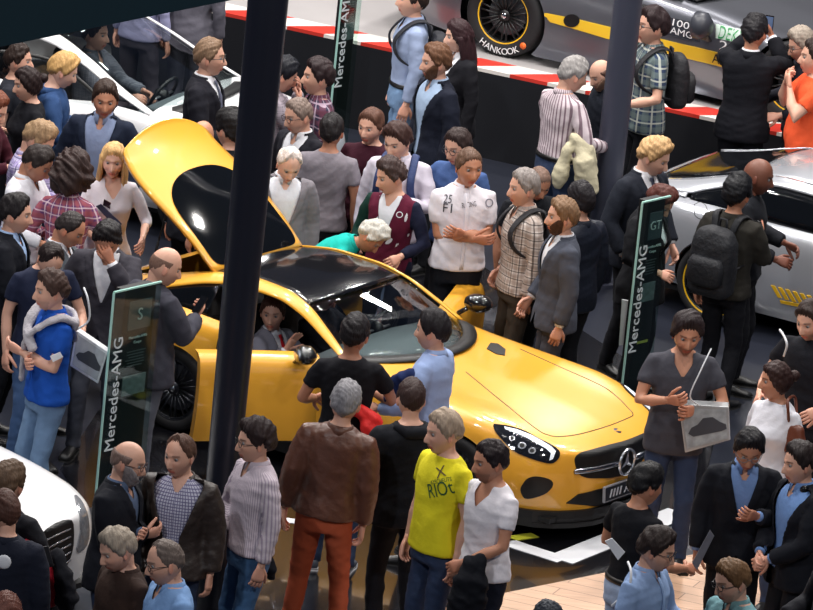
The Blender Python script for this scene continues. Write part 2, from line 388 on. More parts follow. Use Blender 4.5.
def hair_mesh(st, seed=0):
    k = st.get('k', 'short'); T = st.get('t', .014); jit = st.get('jit', .0030)
    if k == 'none': return None
    hl = HAIRLINE['recede' if k in ('recede', 'fringe') else ('long' if k in ('long', 'bob', 'curly', 'bun') else 'short')]
    ax, az = zip(*hl)
    def sd(V, A): w_ = np.sign(V[:, 0]+1e-9)*A; return V[:, 2]-np.interp(A, ax, az)+.0045*np.sin(w_*21+seed)+.003*np.sin(w_*47+seed*2)
    def thk(V, A):
        d = sd(V, A); t = -.005+(T+.005)*smooth01((d+.004)/(.040 if k != 'buzz' else .02))
        up = smooth01((V[:, 2]-.03)/.08); t = t+T*.55*up*(k not in ('buzz', 'fringe'))*smooth01(d/.03)*np.where(V[:, 1] < .02, 1.0, .45)
        if k == 'fringe': t = t - (T+.012)*smooth01((V[:, 2]-.052)/.025)
        if k in ('curly', 'bob', 'long'): t = t+T*.5*smooth01((.07-V[:, 2])/.06)
        return t
    def keep(V, A):
        m = sd(V, A) > -.012
        if k == 'fringe': m &= V[:, 2] < .085
        return m
    parts = [shell(thk, keep, jit*(3 if k == 'curly' else 1), seed)]
    if k in ('long', 'bob'):
        L = st.get('len', .30 if k == 'long' else .15); rs = []; a0 = st.get('a0', 1.15); N_ = 22
        zs = np.linspace(.03, -L, 10)
        for zi, z in enumerate(zs):
            q = zi/9; aa = np.linspace(a0, 2*PI-a0, N_); aa = aa
            ro = (.100+.012*math.sin(q*3)) ; yy = .004+.03*q
            wob = .006*np.sin(aa*9+seed+q*3)
            o_ = np.stack([np.sin(aa)*(ro-.004+wob-.0*q), -np.cos(aa)*(ro+wob)*.98+yy, np.full(N_, z)], 1); i_ = np.stack([np.sin(aa)*(ro-.030), -np.cos(aa)*(ro-.03)*.98+yy, np.full(N_, z)], 1)
            rs.append(np.concatenate([o_, i_[::-1]]))
        parts.append(loft(rs[::-1]))
    if k == 'bun': parts.append(ball((0, .125, .035), .038, 7))
    if k == 'bun' and st.get('tail'): parts.append(sweep([(0, .11, .03), (0, .15, .0), (0, .14, -.08), (0, .12, -.13)], [.02, .028, .022, .01], 9))
    return parts
class P3: pass
PEOPLE = []
SCALE = 1.07
def person(px, py, H, yaw, label, skin='fair', hair=None, hc=(60, 44, 36), top=None, bot=None, la='down', ra='down', lean=0, twist=0, side=0,
           head=(0, 0), fat=0.0, fem=False, feet=None, shoes=(24, 24, 26), sole=None, beard=None, glasses=None, stub=0.0, hide_legs=False, base_z=0.0, seat=None, group=None, loc=None, kid=False, category='person'):
    """px, py: the crown of the head in the photograph; yaw 0 faces the camera, +90 the right of the picture"""
    seed = len(PEOPLE)+3; s = H/1.75*SCALE; rnd = random.Random(seed)
    hair = hair or {'k': 'short'}; top = top or {}; 
    lean, twist, side = math.radians(lean), math.radians(twist), math.radians(side)
    U = TR(0, 0, .95) @ RZ(twist) @ RY(side) @ RX(lean) @ TR(0, 0, -.95)
    Hm = U @ TR(0, .008, 1.49) @ RZ(math.radians(head[0])) @ RX(math.radians(head[1])) @ TR(0, -.026, .120)
    hs = 1.06 if fem else 1.10; Hm = Hm @ Matrix.Scale(hs, 4)
    drop = 0.0
    if seat: drop = seat     # pelvis height above root for seated figures is .95*s - drop
    crown = Hm @ Vector((0, .01, .134 if hair.get('k') in ('none', 'fringe', 'buzz') else .148)); rt = Matrix.Rotation(math.radians(yaw), 3, 'Z')
    if loc is None:
        p = at(px, py, base_z+crown.z*s-drop); off = rt @ Vector((crown.x*s, crown.y*s, 0)); root = Vector((p.x-off.x, p.y-off.y, base_z))
    else: root = Vector(loc)
    R = thing('person', label, category, root, math.radians(yaw), group)
    D3 = np.array([0, 0, -drop])
    PEOPLE.append((label, root.copy(), lean, px))
    def fin(v): return v*s + D3
    # ---- arms
    def armcfg(a, sg):
        w_, pole, curl, palm = ARM[a] if isinstance(a, str) else (*a, )[:4] if len(a) >= 4 else (a[0], a[1], .6, (-1, .2, 0))
        m = lambda t: np.array([t[0]*sg, t[1], t[2]], float)
        w_, pole, palm = m(w_), m(pole), m(palm)
        Sh = np.array([sg*(.162 if fem else .184), .008, 1.405])
        E_, W_ = ik(Sh, w_, .285, .262, pole)
        return Sh, E_, W_, curl, palm
    arms = [(sg, *armcfg(a, sg)) for sg, a in ((1, la), (-1, ra))]
    inv = np.array(U.inverted())
    th_ = -.0+.012*max(fat, -1)
    ak = .84 if fem else 1.0
    # ---- body
    parts = [mkloft([(z, rx, ry, yo) for z, rx, ry, yo in torso_rings(.86, 1.485, -.009, fat, fem)]), sweep([(0, .016, 1.42), (0, .004, 1.50), (0, -.006, 1.56)], [.060*ak, .054*ak, .054*ak], 14)]
    for sg, Sh, E_, W_, curl, palm in arms:
        M1 = Sh*.45+E_*.55; M2 = E_*.62+W_*.38
        parts.append(sweep([Sh+np.array([-sg*.03, 0, -.015]), Sh*.7+E_*.3, M1, E_, M2, E_*.25+W_*.75, W_], [(.034+th_)*ak, (.044+th_)*ak, (.044+th_)*ak, (.038+th_*.5)*ak, (.041+th_*.5)*ak, .031*ak, .026*ak], 12))
    v, f = remesh(parts, .015, 3)
    b = MB(); b.add(v, f); b.v[-1] = xf(U, b.v[-1])
    nb = b.n
    hm = np.array(Hm)
    b.add(HV, HF, 0, Hm)
    nh = b.n
    cols = [np.tile(np.array(lin(SK.get(skin, skin) if isinstance(skin, str) else skin)), (nb, 1))]
    sk = SK[skin] if isinstance(skin, str) else skin
    cols.append(head_colors(sk, hc if hair.get('k') != 'none' else (70, 55, 45), stub=stub))
    for sg in (1, -1):
        ev, ef = ball((sg*.0315, -.0722, .0150), .0120, 6); b.add(ev, ef, 0, Hm)
        c = np.tile(np.array((.26, .25, .25)), (len(ev), 1)); dd = np.hypot(ev[:, 0]-sg*.0315, ev[:, 2]-.0155); c[(dd < .0070) & (ev[:, 1] < -.074)] = (.03, .022, .018); cols.append(c)
        q, qf = ball((0, 0, 0), 1, 6, (.006, .018, .031)); q = xf(TR(sg*.0765, .008, -.004) @ RZ(sg*.45) @ RX(-.15), q); b.add(q, qf, 0, Hm); cols.append(np.tile(np.array(lin(sk))*np.array([1, .82, .8]), (len(q), 1)))
    for sg, Sh, E_, W_, curl, palm in arms:
        z_ = nrm(E_-W_); y_ = -palm; y_ = nrm(y_-z_*np.dot(y_, z_)); x_ = np.cross(y_, z_)
        M = Matrix(((x_[0], y_[0], z_[0], W_[0]), (x_[1], y_[1], z_[1], W_[1]), (x_[2], y_[2], z_[2], W_[2]), (0, 0, 0, 1)))
        hv, hf = hand(curl, right=(sg < 0)); 
        if sg > 0: hv = hv*np.array([-1, 1, 1]); hf = [q[::-1] for q in hf]
        hv = hv*(.93 if fem else 1.02); hv = xf(M, hv)
        b.add(hv, hf, 0, U); cols.append(np.tile(np.array(lin(sk))*np.array([1, .9, .88]), (len(hv), 1)))
    V = fin(np.concatenate(b.v))
    mesh_obj('body', V, b.f, mat('skin', sk, rough=.5, attr=True, bump=.08, bscale=60), R, colors=np.concatenate(cols))
    hw = {}
    for sg, Sh, E_, W_, curl, palm in arms:
        q = xf(U, np.array([W_+nrm(W_-E_)*.06]))[0]*s+D3; hw['l' if sg > 0 else 'r'] = np.array(R.matrix_basis @ Vector(q)) if False else np.array(root+rt @ Vector(q))
    # ---- hair, beard, glasses
    hmat = mat('hair', hc, rough=.55, noise=.5, nscale=70, bump=.45, bscale=70, spec=.25, hairy=True)
    hp = hair_mesh(hair, seed)
    if hp:
        hb = MB()
        for v_, f_ in hp: hb.add(v_, f_, 0, Hm)
        mesh_obj('hair', fin(np.concatenate(hb.v)), hb.f, hmat, R)
    if beard:
        def bt(Vv, A): d = np.minimum(-.038-Vv[:, 2]+.09*np.clip(A-.5, 0, .6), .1); lipm = (np.abs(Vv[:, 0]) < .026) & (Vv[:, 2] > -.076) & (A < .6) & (Vv[:, 2] < -.050); return np.where(lipm, -.006, -.003+(.003+beard.get('t', .008)*(1-.75*smooth01((A-.6)/.6)))*smooth01(d/.014))
        def bk(Vv, A): return (Vv[:, 2] < -.034+.09*np.clip(A-.5, 0, .6)) & (A < 1.55) & (Vv[:, 2] > -.115)
        bv, bf = shell(bt, bk, .001, seed); mesh_obj('beard', fin(xf(Hm, bv)), bf, mat('hair', beard.get('c', hc), rough=.7, noise=.5, nscale=70, bump=.45, bscale=70, spec=.25, hairy=True), R)
    if glasses:
        gb = MB()
        for sg in (1, -1):
            t = np.linspace(0, 2*PI, 16, endpoint=False); gb.add(*sweep([(sg*.033+.0245*math.cos(a), -.101+.006*abs(math.cos(a)), .013+.017*math.sin(a)) for a in t], .0022, 6, closed=True), 0, Hm)
            gb.add(*sweep([(sg*.057, -.096, .018), (sg*.076, -.05, .018), (sg*.080, .005, .012)], .0020, 6), 0, Hm)
        gb.add(*sweep([(-.010, -.103, .018), (.010, -.103, .018)], .002, 6), 0, Hm)
        gb.v = [fin(q) for q in gb.v]; gb.build('glasses', mat('glasses_frame', glasses, rough=.3), R)
    # ---- upper garments
    k = top.get('k', 'tee'); tm = top['m']; inf = {'tee': .006, 'shirt': .010, 'jacket': .017, 'suit': .017, 'coat': .024}[k]
    sl = top.get('sl', 1.0 if k != 'tee' else .45); z0 = top.get('hem', {'tee': .87, 'shirt': .86, 'jacket': .86, 'suit': .80, 'coat': .74}[k])
    flare = {'tee': .06, 'shirt': .04, 'jacket': .04, 'suit': .09, 'coat': .14}[k]
    if top.get('tuck'): z0 = .95; flare = -.02
    layered = k in ('suit', 'coat') or top.get('inner') is not None
    def garment(inf, z0, sl, flare, z1=1.475, slv=True, voxel=.0135, amp=.005, r_add=0.0):
        ps = [mkloft(torso_rings(z0, z1, inf, fat, fem, flare))]
        if slv:
            for sg, Sh, E_, W_, curl, palm in arms:
                e = 1.35*inf+r_add; P = [Sh+np.array([-sg*.065, 0, .010]), Sh+np.array([-sg*.012, 0, -.004]), Sh*.6+E_*.4]; Rr = [.036*ak+e*.6+th_, (.051+e*.8+th_)*ak, (.052+e+th_)*ak]
                if sl < .8:
                    q = Sh*(1-sl*1.35)+E_*sl*1.35 if sl < .7 else E_; P = [P[0], P[1], Sh*.5+q*.5, q]; Rr = [Rr[0], Rr[1], (.051+e+th_)*ak, (.050+e+th_)*ak]
                    ps.append(sweep(P, Rr, 14, flat=True))
                else:
                    q = E_*.10+W_*.90 if sl >= 1 else E_*(1-(sl-.8)/.2)+W_*(sl-.8)/.2
                    P += [E_, E_*.5+q*.5, q]; Rr += [(.046+e+th_*.5)*ak, (.042+e)*ak, (.034+e)*ak]; ps.append(sweep(P, Rr, 14, flat=True))
        return remesh(ps, voxel, 5, amp, seed=seed)
    Z = [t[0] for t in TORSO]
    def frontY(z, inf):
        r = torso_rings(z, z+.036, inf, fat, fem)[0]; return r[3]-r[2]
    def smallv(v_, f_, zb=1.375, ow=.038):
        x, y, z = v_.T; w_ = ow*np.clip((z-zb)/(1.44-zb), 0, 1.3); m = (y < 0) & (z > zb) & (np.abs(x) < w_)
        bd = set(); out = []
        for q in f_:
            c = sum(bool(m[i]) for i in q)
            if c == len(q): continue
            out.append(q)
            if c: bd |= {i for i in q if m[i]}
        for i in bd: v_[i, 0] = (1 if x[i] >= 0 else -1)*w_[i]
        return out
    if layered:
        im = top.get('inner') or cloth('shirt_cotton', (225, 226, 232))
        v_, f_ = garment(.004, .90, 1, 0, slv=False, amp=.0015)
        if not top.get('tie'): f_ = smallv(v_, f_)
        mesh_obj('shirt', fin(xf(U, v_)), f_, im, R)
        if sl >= 1 and k == 'suit':
            for sg, Sh, E_, W_, curl, palm in arms:
                cv, cf = sweep([E_*.2+W_*.8, E_*.03+W_*.97], [.036, .034], 12, flat=True); mesh_obj('shirt_cuff', fin(xf(U, cv)), cf, im, R)
    v_, f_ = garment(inf, z0, sl, flare, amp=top.get('amp', .006 if k in ('shirt',) else .005))
    if k == 'shirt' and not top.get('vneck'): f_ = smallv(v_, f_)
    zb = top.get('zb', 1.12); ow = top.get('ow', .075)
    if layered or top.get('vneck'):
        if top.get('vneck'): zb = 1.33; ow = .062
        x, y, z = v_.T; o_ = top.get('open', 0.0)
        w_ = np.where(z > zb, ow*np.clip((z-zb)/(1.42-zb), 0, 1)**.9, 0)+o_*np.where(z < 1.42, 1, 1)
        if not o_ and k == 'suit': w_ = np.where(z < .93, (.93-z)*.35, w_)
        dy = -np.interp(z, Z, [t[2] for t in TORSO])-fat*.06-.085
        inz = (y < -.02) & (y > dy-.03) & (z > z0-.02)
        dele = inz & (np.abs(x) < w_)
        if layered and k in ('suit', 'coat'):
            nn = np.stack([x*0, y*0-1, z*0], 1); lp = inz & (np.abs(x) >= w_) & (np.abs(x) < w_+.05*smooth01((z-zb)/.15)+.004) & (z > zb)
            v_ = v_+nn*np.where(lp, .009, 0)[:, None]
        # snap border verts to the opening line for a clean edge
        ff = [q for q in f_ if not all(dele[i] for i in q)]
        bd = np.zeros(len(v_), bool)
        for q in f_:
            if any(dele[i] for i in q) and not all(dele[i] for i in q):
                for i in q:
                    if dele[i]: bd[i] = True
        v_[:, 0] = np.where(bd, np.sign(v_[:, 0]+1e-9)*np.maximum(w_-.002, 0), v_[:, 0])
        f_ = ff
    nm = top.get('name', {'tee': 't_shirt', 'shirt': 'shirt', 'jacket': 'jacket', 'suit': 'suit_jacket', 'coat': 'coat'}[k])
    v_top, f_top = v_, f_; g = mesh_obj(nm, fin(xf(U, v_)), f_, tm, R)
    def collar(r0, r1, za, zb_, gap, m, name, tk=.006):
        rs = []; a = np.linspace(gap, 2*PI-gap, 22)
        fr = np.cos(a)*.5+.5
        for rr, zz in ((r0, za), (r1, zb_), (r1-tk, zb_), (r0-tk, za)):
            dz = -.028*fr**2 if zz == za else -.014*fr**2
            rs.append(np.stack([np.sin(a)*rr, .010-np.cos(a)*rr-(.008*fr if zz == za else 0), zz+dz], 1))
        n = len(a); V_ = np.concatenate(rs); F_ = []
        for i in range(4):
            for j in range(n-1): F_.append((i*n+j, ((i+1) % 4)*n+j, ((i+1) % 4)*n+j+1, i*n+j+1))
        mesh_obj(name, fin(xf(U, V_)), F_, m, R)
    if top.get('collar', k in ('shirt', 'suit')):
        cm = tm if not layered else top.get('inner', None) or cloth('shirt_cotton', (225, 226, 232))
        collar(.086, .064, 1.455, 1.503, .22, cm, 'collar')
    if k in ('suit', 'coat') or top.get('jcollar'): collar(.100, .078, 1.432, 1.492, .95, tm, 'jacket_collar', .010)
    if top.get('hood'):
        hv_, hf_ = remesh([sweep([(-.08, -.03, 1.46), (-.105, .05, 1.455), (-.05, .125, 1.44), (.05, .125, 1.44), (.105, .05, 1.455), (.08, -.03, 1.46)], [.02, .032, .042, .042, .032, .02], 10)], .012, 3, .004, seed=seed)
        mesh_obj('hood', fin(xf(U, hv_)), hf_, tm, R)
    if top.get('tie'):
        rs = []
        for z, w_ in ((1.455, .016), (1.435, .018), (1.425, .011), (1.35, .020), (1.25, .026), (1.16, .032), (1.12, .020)):
            y = frontY(z, .006)-.004; rs.append([(-w_, y, z), (w_, y, z), (w_, y-.009, z), (-w_, y-.009, z)])
        tv, tf = loft(rs[::-1]); mesh_obj('tie', fin(xf(U, tv)), tf, cloth('tie_silk', top['tie'], rough=.5), R)
    if top.get('placket') and not layered:
        rs = []
        for z in np.linspace(z0+.02, 1.44, 12):
            y = frontY(z, inf)-.002; rs.append([(-.014, y, z), (.014, y, z), (.014, y-.005, z), (-.014, y-.005, z)])
        tv, tf = loft(rs); mesh_obj('button_placket', fin(xf(U, tv)), tf, tm, R)
    # ---- lower garments
    if not hide_legs:
        feet_ = feet or ((.10+rnd.uniform(0, .03), rnd.uniform(-.05, .05)), (-.10-rnd.uniform(0, .03), rnd.uniform(-.05, .05)))
        bm = bot or cloth('trousers', (32, 33, 40)); ps = []
        rr = torso_rings(.80, .995 if not top.get('tuck') else 1.0, .010 if top.get('tuck') else .002, fat*.7, fem); 
        ps.append(loft([ellring(z, rx, ry, 0, yo, 24, 2.2) for z, rx, ry, yo in rr]))
        lk = 1+.08*fat
        for (fx, fy), sg in zip(feet_, (1, -1)):
            hip = np.array([sg*.088, .01, .86]); an = np.array([fx, fy+.03, .075])
            if seat: 
                kn = np.array([sg*.12, -.42, 1.02]); an = np.array([sg*.12, -.80, .84]); an2 = an
            else: kn, an = ik(hip, an, .400, .400, (0.02*sg, -1, 0)); 
            ps.append(sweep([hip+np.array([0, 0, .03]), hip*.7+kn*.3, kn, kn*.55+an*.45, an*.92+kn*.08, an+np.array([0, -.01, -.02])], [.088*lk, .083*lk, .063*lk, .060*lk, .053*lk, .056], 14, flat=True))
            if not seat:
                fv = []
                for yy, w_, h_ in ((.075, .022, .04), (.060, .034, .075), (.02, .036, .085), (-.04, .038, .07), (-.10, .045, .050), (-.155, .042, .042), (-.19, .026, .030)):
                    fv.append([(w_*math.cos(a), yy, .008+h_*.5+(h_*.5)*math.sin(a)*(1 if math.sin(a) > 0 else 1)) for a in np.linspace(0, 2*PI, 12, endpoint=False)])
                sv, sf = loft(fv); sv[:, 2] = np.clip(sv[:, 2], .006, 1); sb = MB()
                Mf = TR(an[0], an[1]-.02, 0) @ RZ(sg*.15); sb.add(sv, sf, 0, Mf)
                so = [[(w_*1.08*math.cos(a), yy, zz) for a in np.linspace(0, 2*PI, 12, endpoint=False)] for yy, w_, zz in ()]
                ov = []
                ys = [(.080, .024), (.062, .036), (0, .036), (-.05, .040), (-.10, .047), (-.16, .044), (-.195, .028)]
                out = [(w_, yy) for yy, w_ in ys]+[(-w_, yy) for yy, w_ in ys[::-1]]
                n_ = len(out); vv = [(a_, b_, .001) for a_, b_ in out]+[(a_, b_, .024) for a_, b_ in out]
                sb.add(vv, [tuple(range(n_)), tuple(range(2*n_-1, n_-1, -1))]+[(i, (i+1) % n_, n_+(i+1) % n_, n_+i) for i in range(n_)], 1, Mf)
                sb.v = [fin(q) for q in sb.v]; sb.build('shoe', [mat('shoe_leather', shoes, rough=.45), mat('shoe_sole', sole or (18, 18, 18), rough=.7)], R, smooth=True)
        v_, f_ = remesh(ps, .015, 3, .005, seed=seed+50); mesh_obj('trousers', fin(v_), f_, bm, R)
        if top.get('tuck'):
            rr = torso_rings(.965, 1.0, .016, fat*.7, fem); ri = torso_rings(.965, 1.0, .008, fat*.7, fem)
            a = ellring(.965, rr[0][1], rr[0][2], 0, rr[0][3], 24, 2.2); c = a.copy(); c[:, 2] = .998; lv, lf = loft([a, c]); mesh_obj('belt', fin(lv), lf, mat('belt_leather', (22, 20, 20), rough=.4), R)
    q = P3(); q.R = R; q.root = root; q.bvh = BVHTree.FromPolygons([tuple(p) for p in fin(xf(U, v_top))], f_top); q.s = s; q.U = U; q.Hm = Hm; q.hand = hw; q.drop = drop; q.loc = root; q.yaw = math.radians(yaw); q.fat = fat; q.fem = fem; q.frontY = frontY
    q.world = lambda p, inU=True: root + rt @ Vector(xf(U, np.array([p]))[0]*s+D3 if inU else np.array(p)*s+D3)
    return q
# ---------------------------------------------------------------- setting
FLOORM = mat('hall_floor', (34, 37, 47), rough=.28, noise=.25, nscale=1.2, spec=.5)
BLACKG = mat('black_gloss_floor', (14, 14, 19), rough=.20, noise=.2, nscale=2, spec=1.0, coat=.7)
WHITEL = mat('white_line', (215, 217, 222), rough=.5)
def wood():
    m = bpy.data.materials.new('oak_boards'); m.use_nodes = True; N = NT(m); tc = N.n('ShaderNodeTexCoord'); mp = N.n('ShaderNodeMapping'); N.l(tc.outputs['Object'], mp.inputs[0])
    mp.inputs['Rotation'].default_value = (0, 0, .35); mp.inputs['Scale'].default_value = (1.2, 12, 1); nz = N.n('ShaderNodeTexNoise'); nz.inputs['Scale'].default_value = 2.5; nz.inputs['Detail'].default_value = 5; N.l(mp.outputs[0], nz.inputs['Vector'])
    bk = N.n('ShaderNodeTexBrick'); mp2 = N.n('ShaderNodeMapping'); mp2.inputs['Rotation'].default_value = (0, 0, .35); N.l(tc.outputs['Object'], mp2.inputs[0]); N.l(mp2.outputs[0], bk.inputs['Vector'])
    bk.inputs['Scale'].default_value = 1; bk.inputs['Brick Width'].default_value = 1.6; bk.inputs['Row Height'].default_value = .16; bk.inputs['Mortar Size'].default_value = .004
    bk.inputs['Color1'].default_value = (*lin((205, 165, 135)), 1); bk.inputs['Color2'].default_value = (*lin((186, 148, 120)), 1); bk.inputs['Mortar'].default_value = (*lin((120, 90, 70)), 1)
    f = N.m('MULTIPLY_ADD', nz.outputs['Fac'], .5, .75); cb = N.n('ShaderNodeCombineXYZ'); [N.l(f, cb.inputs[i]) for i in range(3)]
    mx = N.n('ShaderNodeMix', data_type='RGBA', blend_type='MULTIPLY'); mx.inputs[0].default_value = 1; N.l(bk.outputs['Color'], mx.inputs[6]); N.l(cb.outputs[0], mx.inputs[7]); N.l(mx.outputs[2], N.b.inputs['Base Color']); N.b.inputs['Roughness'].default_value = .45
    return m
def slab(name, pts, z0, z1, m, kind='structure', parent=None):
    n = len(pts); v = [(p[0], p[1], z0) for p in pts]+[(p[0], p[1], z1) for p in pts]
    f = [tuple(range(n, 2*n)), tuple(range(n-1, -1, -1))]+[(i, (i+1) % n, n+(i+1) % n, n+i) for i in range(n)]
    a = sum(pts[i][0]*pts[(i+1) % n][1]-pts[(i+1) % n][0]*pts[i][1] for i in range(n))
    if a < 0: f = [q[::-1] for q in f]
    o = mesh_obj(name, v, f, m, parent, smooth=False)
    if kind: o['kind'] = kind
    return o
slab('floor', [(-24, -22), (24, -22), (24, 34), (-24, 34)], -.12, 0, FLOORM)
g = lambda px, py, z=0: tuple(at(px, py, z))[:2]
# glossy black show floor of the yellow car
slab('trim_1', [g(60, 470), g(170, 300), g(480, 265), g(720, 420), g(700, 500), g(604, 574), g(500, 595), g(380, 640), g(160, 620)], .0, .006, BLACKG)
slab('trim_2', [g(505, 594), g(604, 574), g(690, 556), g(850, 545), g(850, 720), g(380, 720), g(380, 625)], .0, .010, wood())
def strip(name, pts, w, z, m, th=.004):
    P = [Vector(g(*p)) for p in pts]; L = []; R = []
    for i, p in enumerate(P):
        d = (P[min(i+1, len(P)-1)]-P[max(i-1, 0)]).normalized(); n_ = Vector((-d.y, d.x)); L.append(p+n_*w/2); R.append(p-n_*w/2)
    return slab(name, [tuple(q) for q in L+R[::-1]], z, z+th, m)
strip('trim_3', [(440, 519), (522, 548), (563, 561)], .16, .006, WHITEL)
strip('trim_4', [(560, 561), (620, 537), (680, 513)], .22, .007, WHITEL)
strip('trim_5', [(225, 513), (300, 523)], .10, .006, WHITEL)
strip('trim_6', [(500, 541), (535, 536)], .10, .006, mat('yellow_line', (205, 205, 60), rough=.5))
# stage of the racing car
HS = .78
e0, e1 = Vector(g(235, 16, HS)), Vector(g(678, 112, HS)); ed = (e1-e0).normalized(); en = Vector((-ed.y, ed.x))
if en.y < 0: en = -en
A_, B_ = e0-ed*4.5, e1+ed*7
slab('stage_riser', [A_, B_, B_+en*16, A_+en*16], 0, HS-.02, mat('stage_black', (10, 12, 20), rough=.6))
slab('stage_floor', [A_+en*.3, B_+en*.3, B_+en*16, A_+en*16], HS-.02, HS+.004, mat('stage_grey', (168, 164, 164), rough=.45, noise=.1, nscale=2))
nseg = 44; Lc = (B_-A_).length; cw = Lc/nseg
cv = MB()
for i in range(nseg):
    a, b = A_+ed*cw*i, A_+ed*cw*(i+1); sk_ = ed*.30
    q = [a, b, b+en*.30+sk_, a+en*.30+sk_]
    cv.add([(p.x, p.y, HS-.02) for p in q]+[(p.x, p.y, HS+.012) for p in q], [(4, 5, 6, 7), (0, 1, 5, 4), (2, 3, 7, 6), (1, 2, 6, 5), (3, 0, 4, 7)], i % 2)
o = cv.build('trim_7', [mat('curb_red', (200, 52, 40), rough=.5), mat('curb_white', (225, 218, 212), rough=.5)], smooth=False); o['kind'] = 'structure'
# far dark hall backdrop walls so nothing ends in a void
slab('wall_back', [(-24, 33), (24, 33), (24, 34), (-24, 34)], 0, 14, mat('dark_wall', (24, 28, 38), rough=.8))

# columns and the truss overhead
def column(p0, r0, r1, h, label, m):
    t = thing('steel_column', label, 'column', (p0[0], p0[1], 0), group=None)
    v, f = sweep([(0, 0, .03), (0, 0, 1), (0, 0, h*.5), (0, 0, h)], [r0, r0+(r1-r0)/h, (r0+r1)/2, r1], 36, flat=True); mesh_obj('shaft', v, f, m, t)
    v, f = sweep([(0, 0, 0), (0, 0, .03)], [r0*1.5, r0*1.5], 36, flat=True); mesh_obj('base_plate', v, f, m, t, smooth=False)
COLM = mat('column_paint', (28, 30, 41), rough=.36)
column(g(206, 650), .106, .170, 9, 'thick dark grey round column in front of the yellow car', COLM)
column(g(597, 283), .115, .125, 9, 'slimmer dark grey round column in front of the stage', mat('column_paint', (58, 61, 76), rough=.45))
def beam():
    # underside edge runs from (0,47) to (235,0) in the picture; hung high near the camera
    z = 7.0; a, b = at(-140, 75, z), at(420, -38, z)
    d = (b-a).normalized(); n_ = Vector((-d.y, d.x, 0)).normalized()
    t = thing('ceiling_truss', 'dark teal box truss hanging over the white car', 'truss', (a+b)/2)
    t['label'] = 'dark teal box truss hanging high over the upper left corner'
    c = (a+b)/2; mb = MB(); L = (b-a).length/2; q = []
    for s_ in (-1, 1):
        for w_ in (0, -.9):
            for h in (0, 1.3): p = d*L*s_+n_*(-w_+.0)+Vector((0, 0, h)); q.append(tuple(p))
    mb.add(q, [(0, 1, 3, 2), (4, 6, 7, 5), (0, 4, 5, 1), (2, 3, 7, 6), (0, 2, 6, 4), (1, 5, 7, 3)]); mb.build('beam_cladding', mat('truss_paint', (14, 44, 56), rough=.6), t, smooth=False)
    for k in range(2):
        p = d*(L*(.9 if k else -.9)); v, f = sweep([p+Vector((0, 0, 1.3)), p+Vector((0, 0, 5))], .02, 8, flat=True); mesh_obj('suspension_rod', v, f, mat('truss_paint', (14, 44, 56), rough=.6), t)
beam()

# ---------------------------------------------------------------- cars
LX = 2.27
def pchip(x, X, Y):
    """monotone-ish cubic through (X,Y)"""
    X = np.asarray(X, float); Y = np.asarray(Y, float); h = np.diff(X); d = np.diff(Y, axis=0)/h[:, None] if Y.ndim > 1 else np.diff(Y)/h
    m = np.zeros_like(Y); m[0] = d[0]; m[-1] = d[-1]
    for i in range(1, len(X)-1):
        pr = d[i-1]*d[i]; den = (d[i-1]+d[i]); m[i] = np.where(pr > 0, 2*pr/np.where(np.abs(den) < 1e-9, 1, den), 0)
    i = np.clip(np.searchsorted(X, x)-1, 0, len(X)-2); t = ((x-X[i])/h[i]); t = t[:, None] if Y.ndim > 1 else t; hh = h[i][:, None] if Y.ndim > 1 else h[i]
    return (2*t**3-3*t**2+1)*Y[i]+(t**3-2*t**2+t)*hh*m[i]+(-2*t**3+3*t**2)*Y[i+1]+(t**3-t**2)*hh*m[i+1]
#   s     sill         low          max          shoulder     top          mid        centre z
GT = [(0.00, (.06, .17), (.08, .24), (.10, .46), (.08, .60), (.06, .635), (.04, .645), .648),
 (0.03, (.34, .17), (.36, .24), (.38, .46), (.36, .60), (.33, .645), (.20, .660), .664),
 (0.09, (.50, .17), (.52, .24), (.55, .46), (.52, .60), (.47, .660), (.28, .685), .692),
 (0.18, (.64, .17), (.66, .25), (.70, .46), (.67, .61), (.59, .685), (.33, .715), .725),
 (0.30, (.74, .165), (.77, .25), (.82, .46), (.785, .63), (.68, .715), (.38, .745), .758),
 (0.48, (.80, .17), (.85, .26), (.90, .46), (.865, .67), (.745, .765), (.42, .780), .793),
 (0.70, (.82, .16), (.89, .27), (.938, .50), (.905, .72), (.775, .815), (.44, .812), .825),
 (0.92, (.83, .16), (.90, .28), (.955, .52), (.920, .75), (.785, .845), (.46, .838), .850),
 (1.30, (.83, .16), (.885, .28), (.935, .52), (.915, .76), (.785, .865), (.48, .875), .890),
 (1.75, (.83, .16), (.875, .28), (.915, .52), (.905, .78), (.785, .885), (.50, .912), .930),
 (2.15, (.83, .16), (.875, .28), (.910, .54), (.905, .80), (.800, .905), (.52, .935), .955),
 (2.80, (.83, .16), (.880, .28), (.920, .54), (.910, .82), (.820, .925), (.60, .93), .93),
 (3.25, (.83, .16), (.895, .28), (.950, .56), (.935, .84), (.830, .935), (.60, .94), .94),
 (3.55, (.83, .18), (.905, .30), (.970, .58), (.955, .86), (.835, .955), (.62, .96), .96),
 (3.90, (.82, .22), (.890, .34), (.950, .60), (.935, .87), (.815, .965), (.62, .97), .97),
 (4.20, (.76, .26), (.83, .38), (.890, .62), (.870, .87), (.760, .960), (.58, .975), .98),
 (4.42, (.64, .30), (.71, .42), (.770, .64), (.740, .85), (.640, .935), (.45, .950), .955),
 (4.52, (.46, .34), (.52, .44), (.570, .64), (.540, .82), (.46, .890), (.32, .905), .91),
 (4.56, (.20, .38), (.24, .46), (.28, .64), (.26, .80), (.22, .855), (.15, .865), .868)]
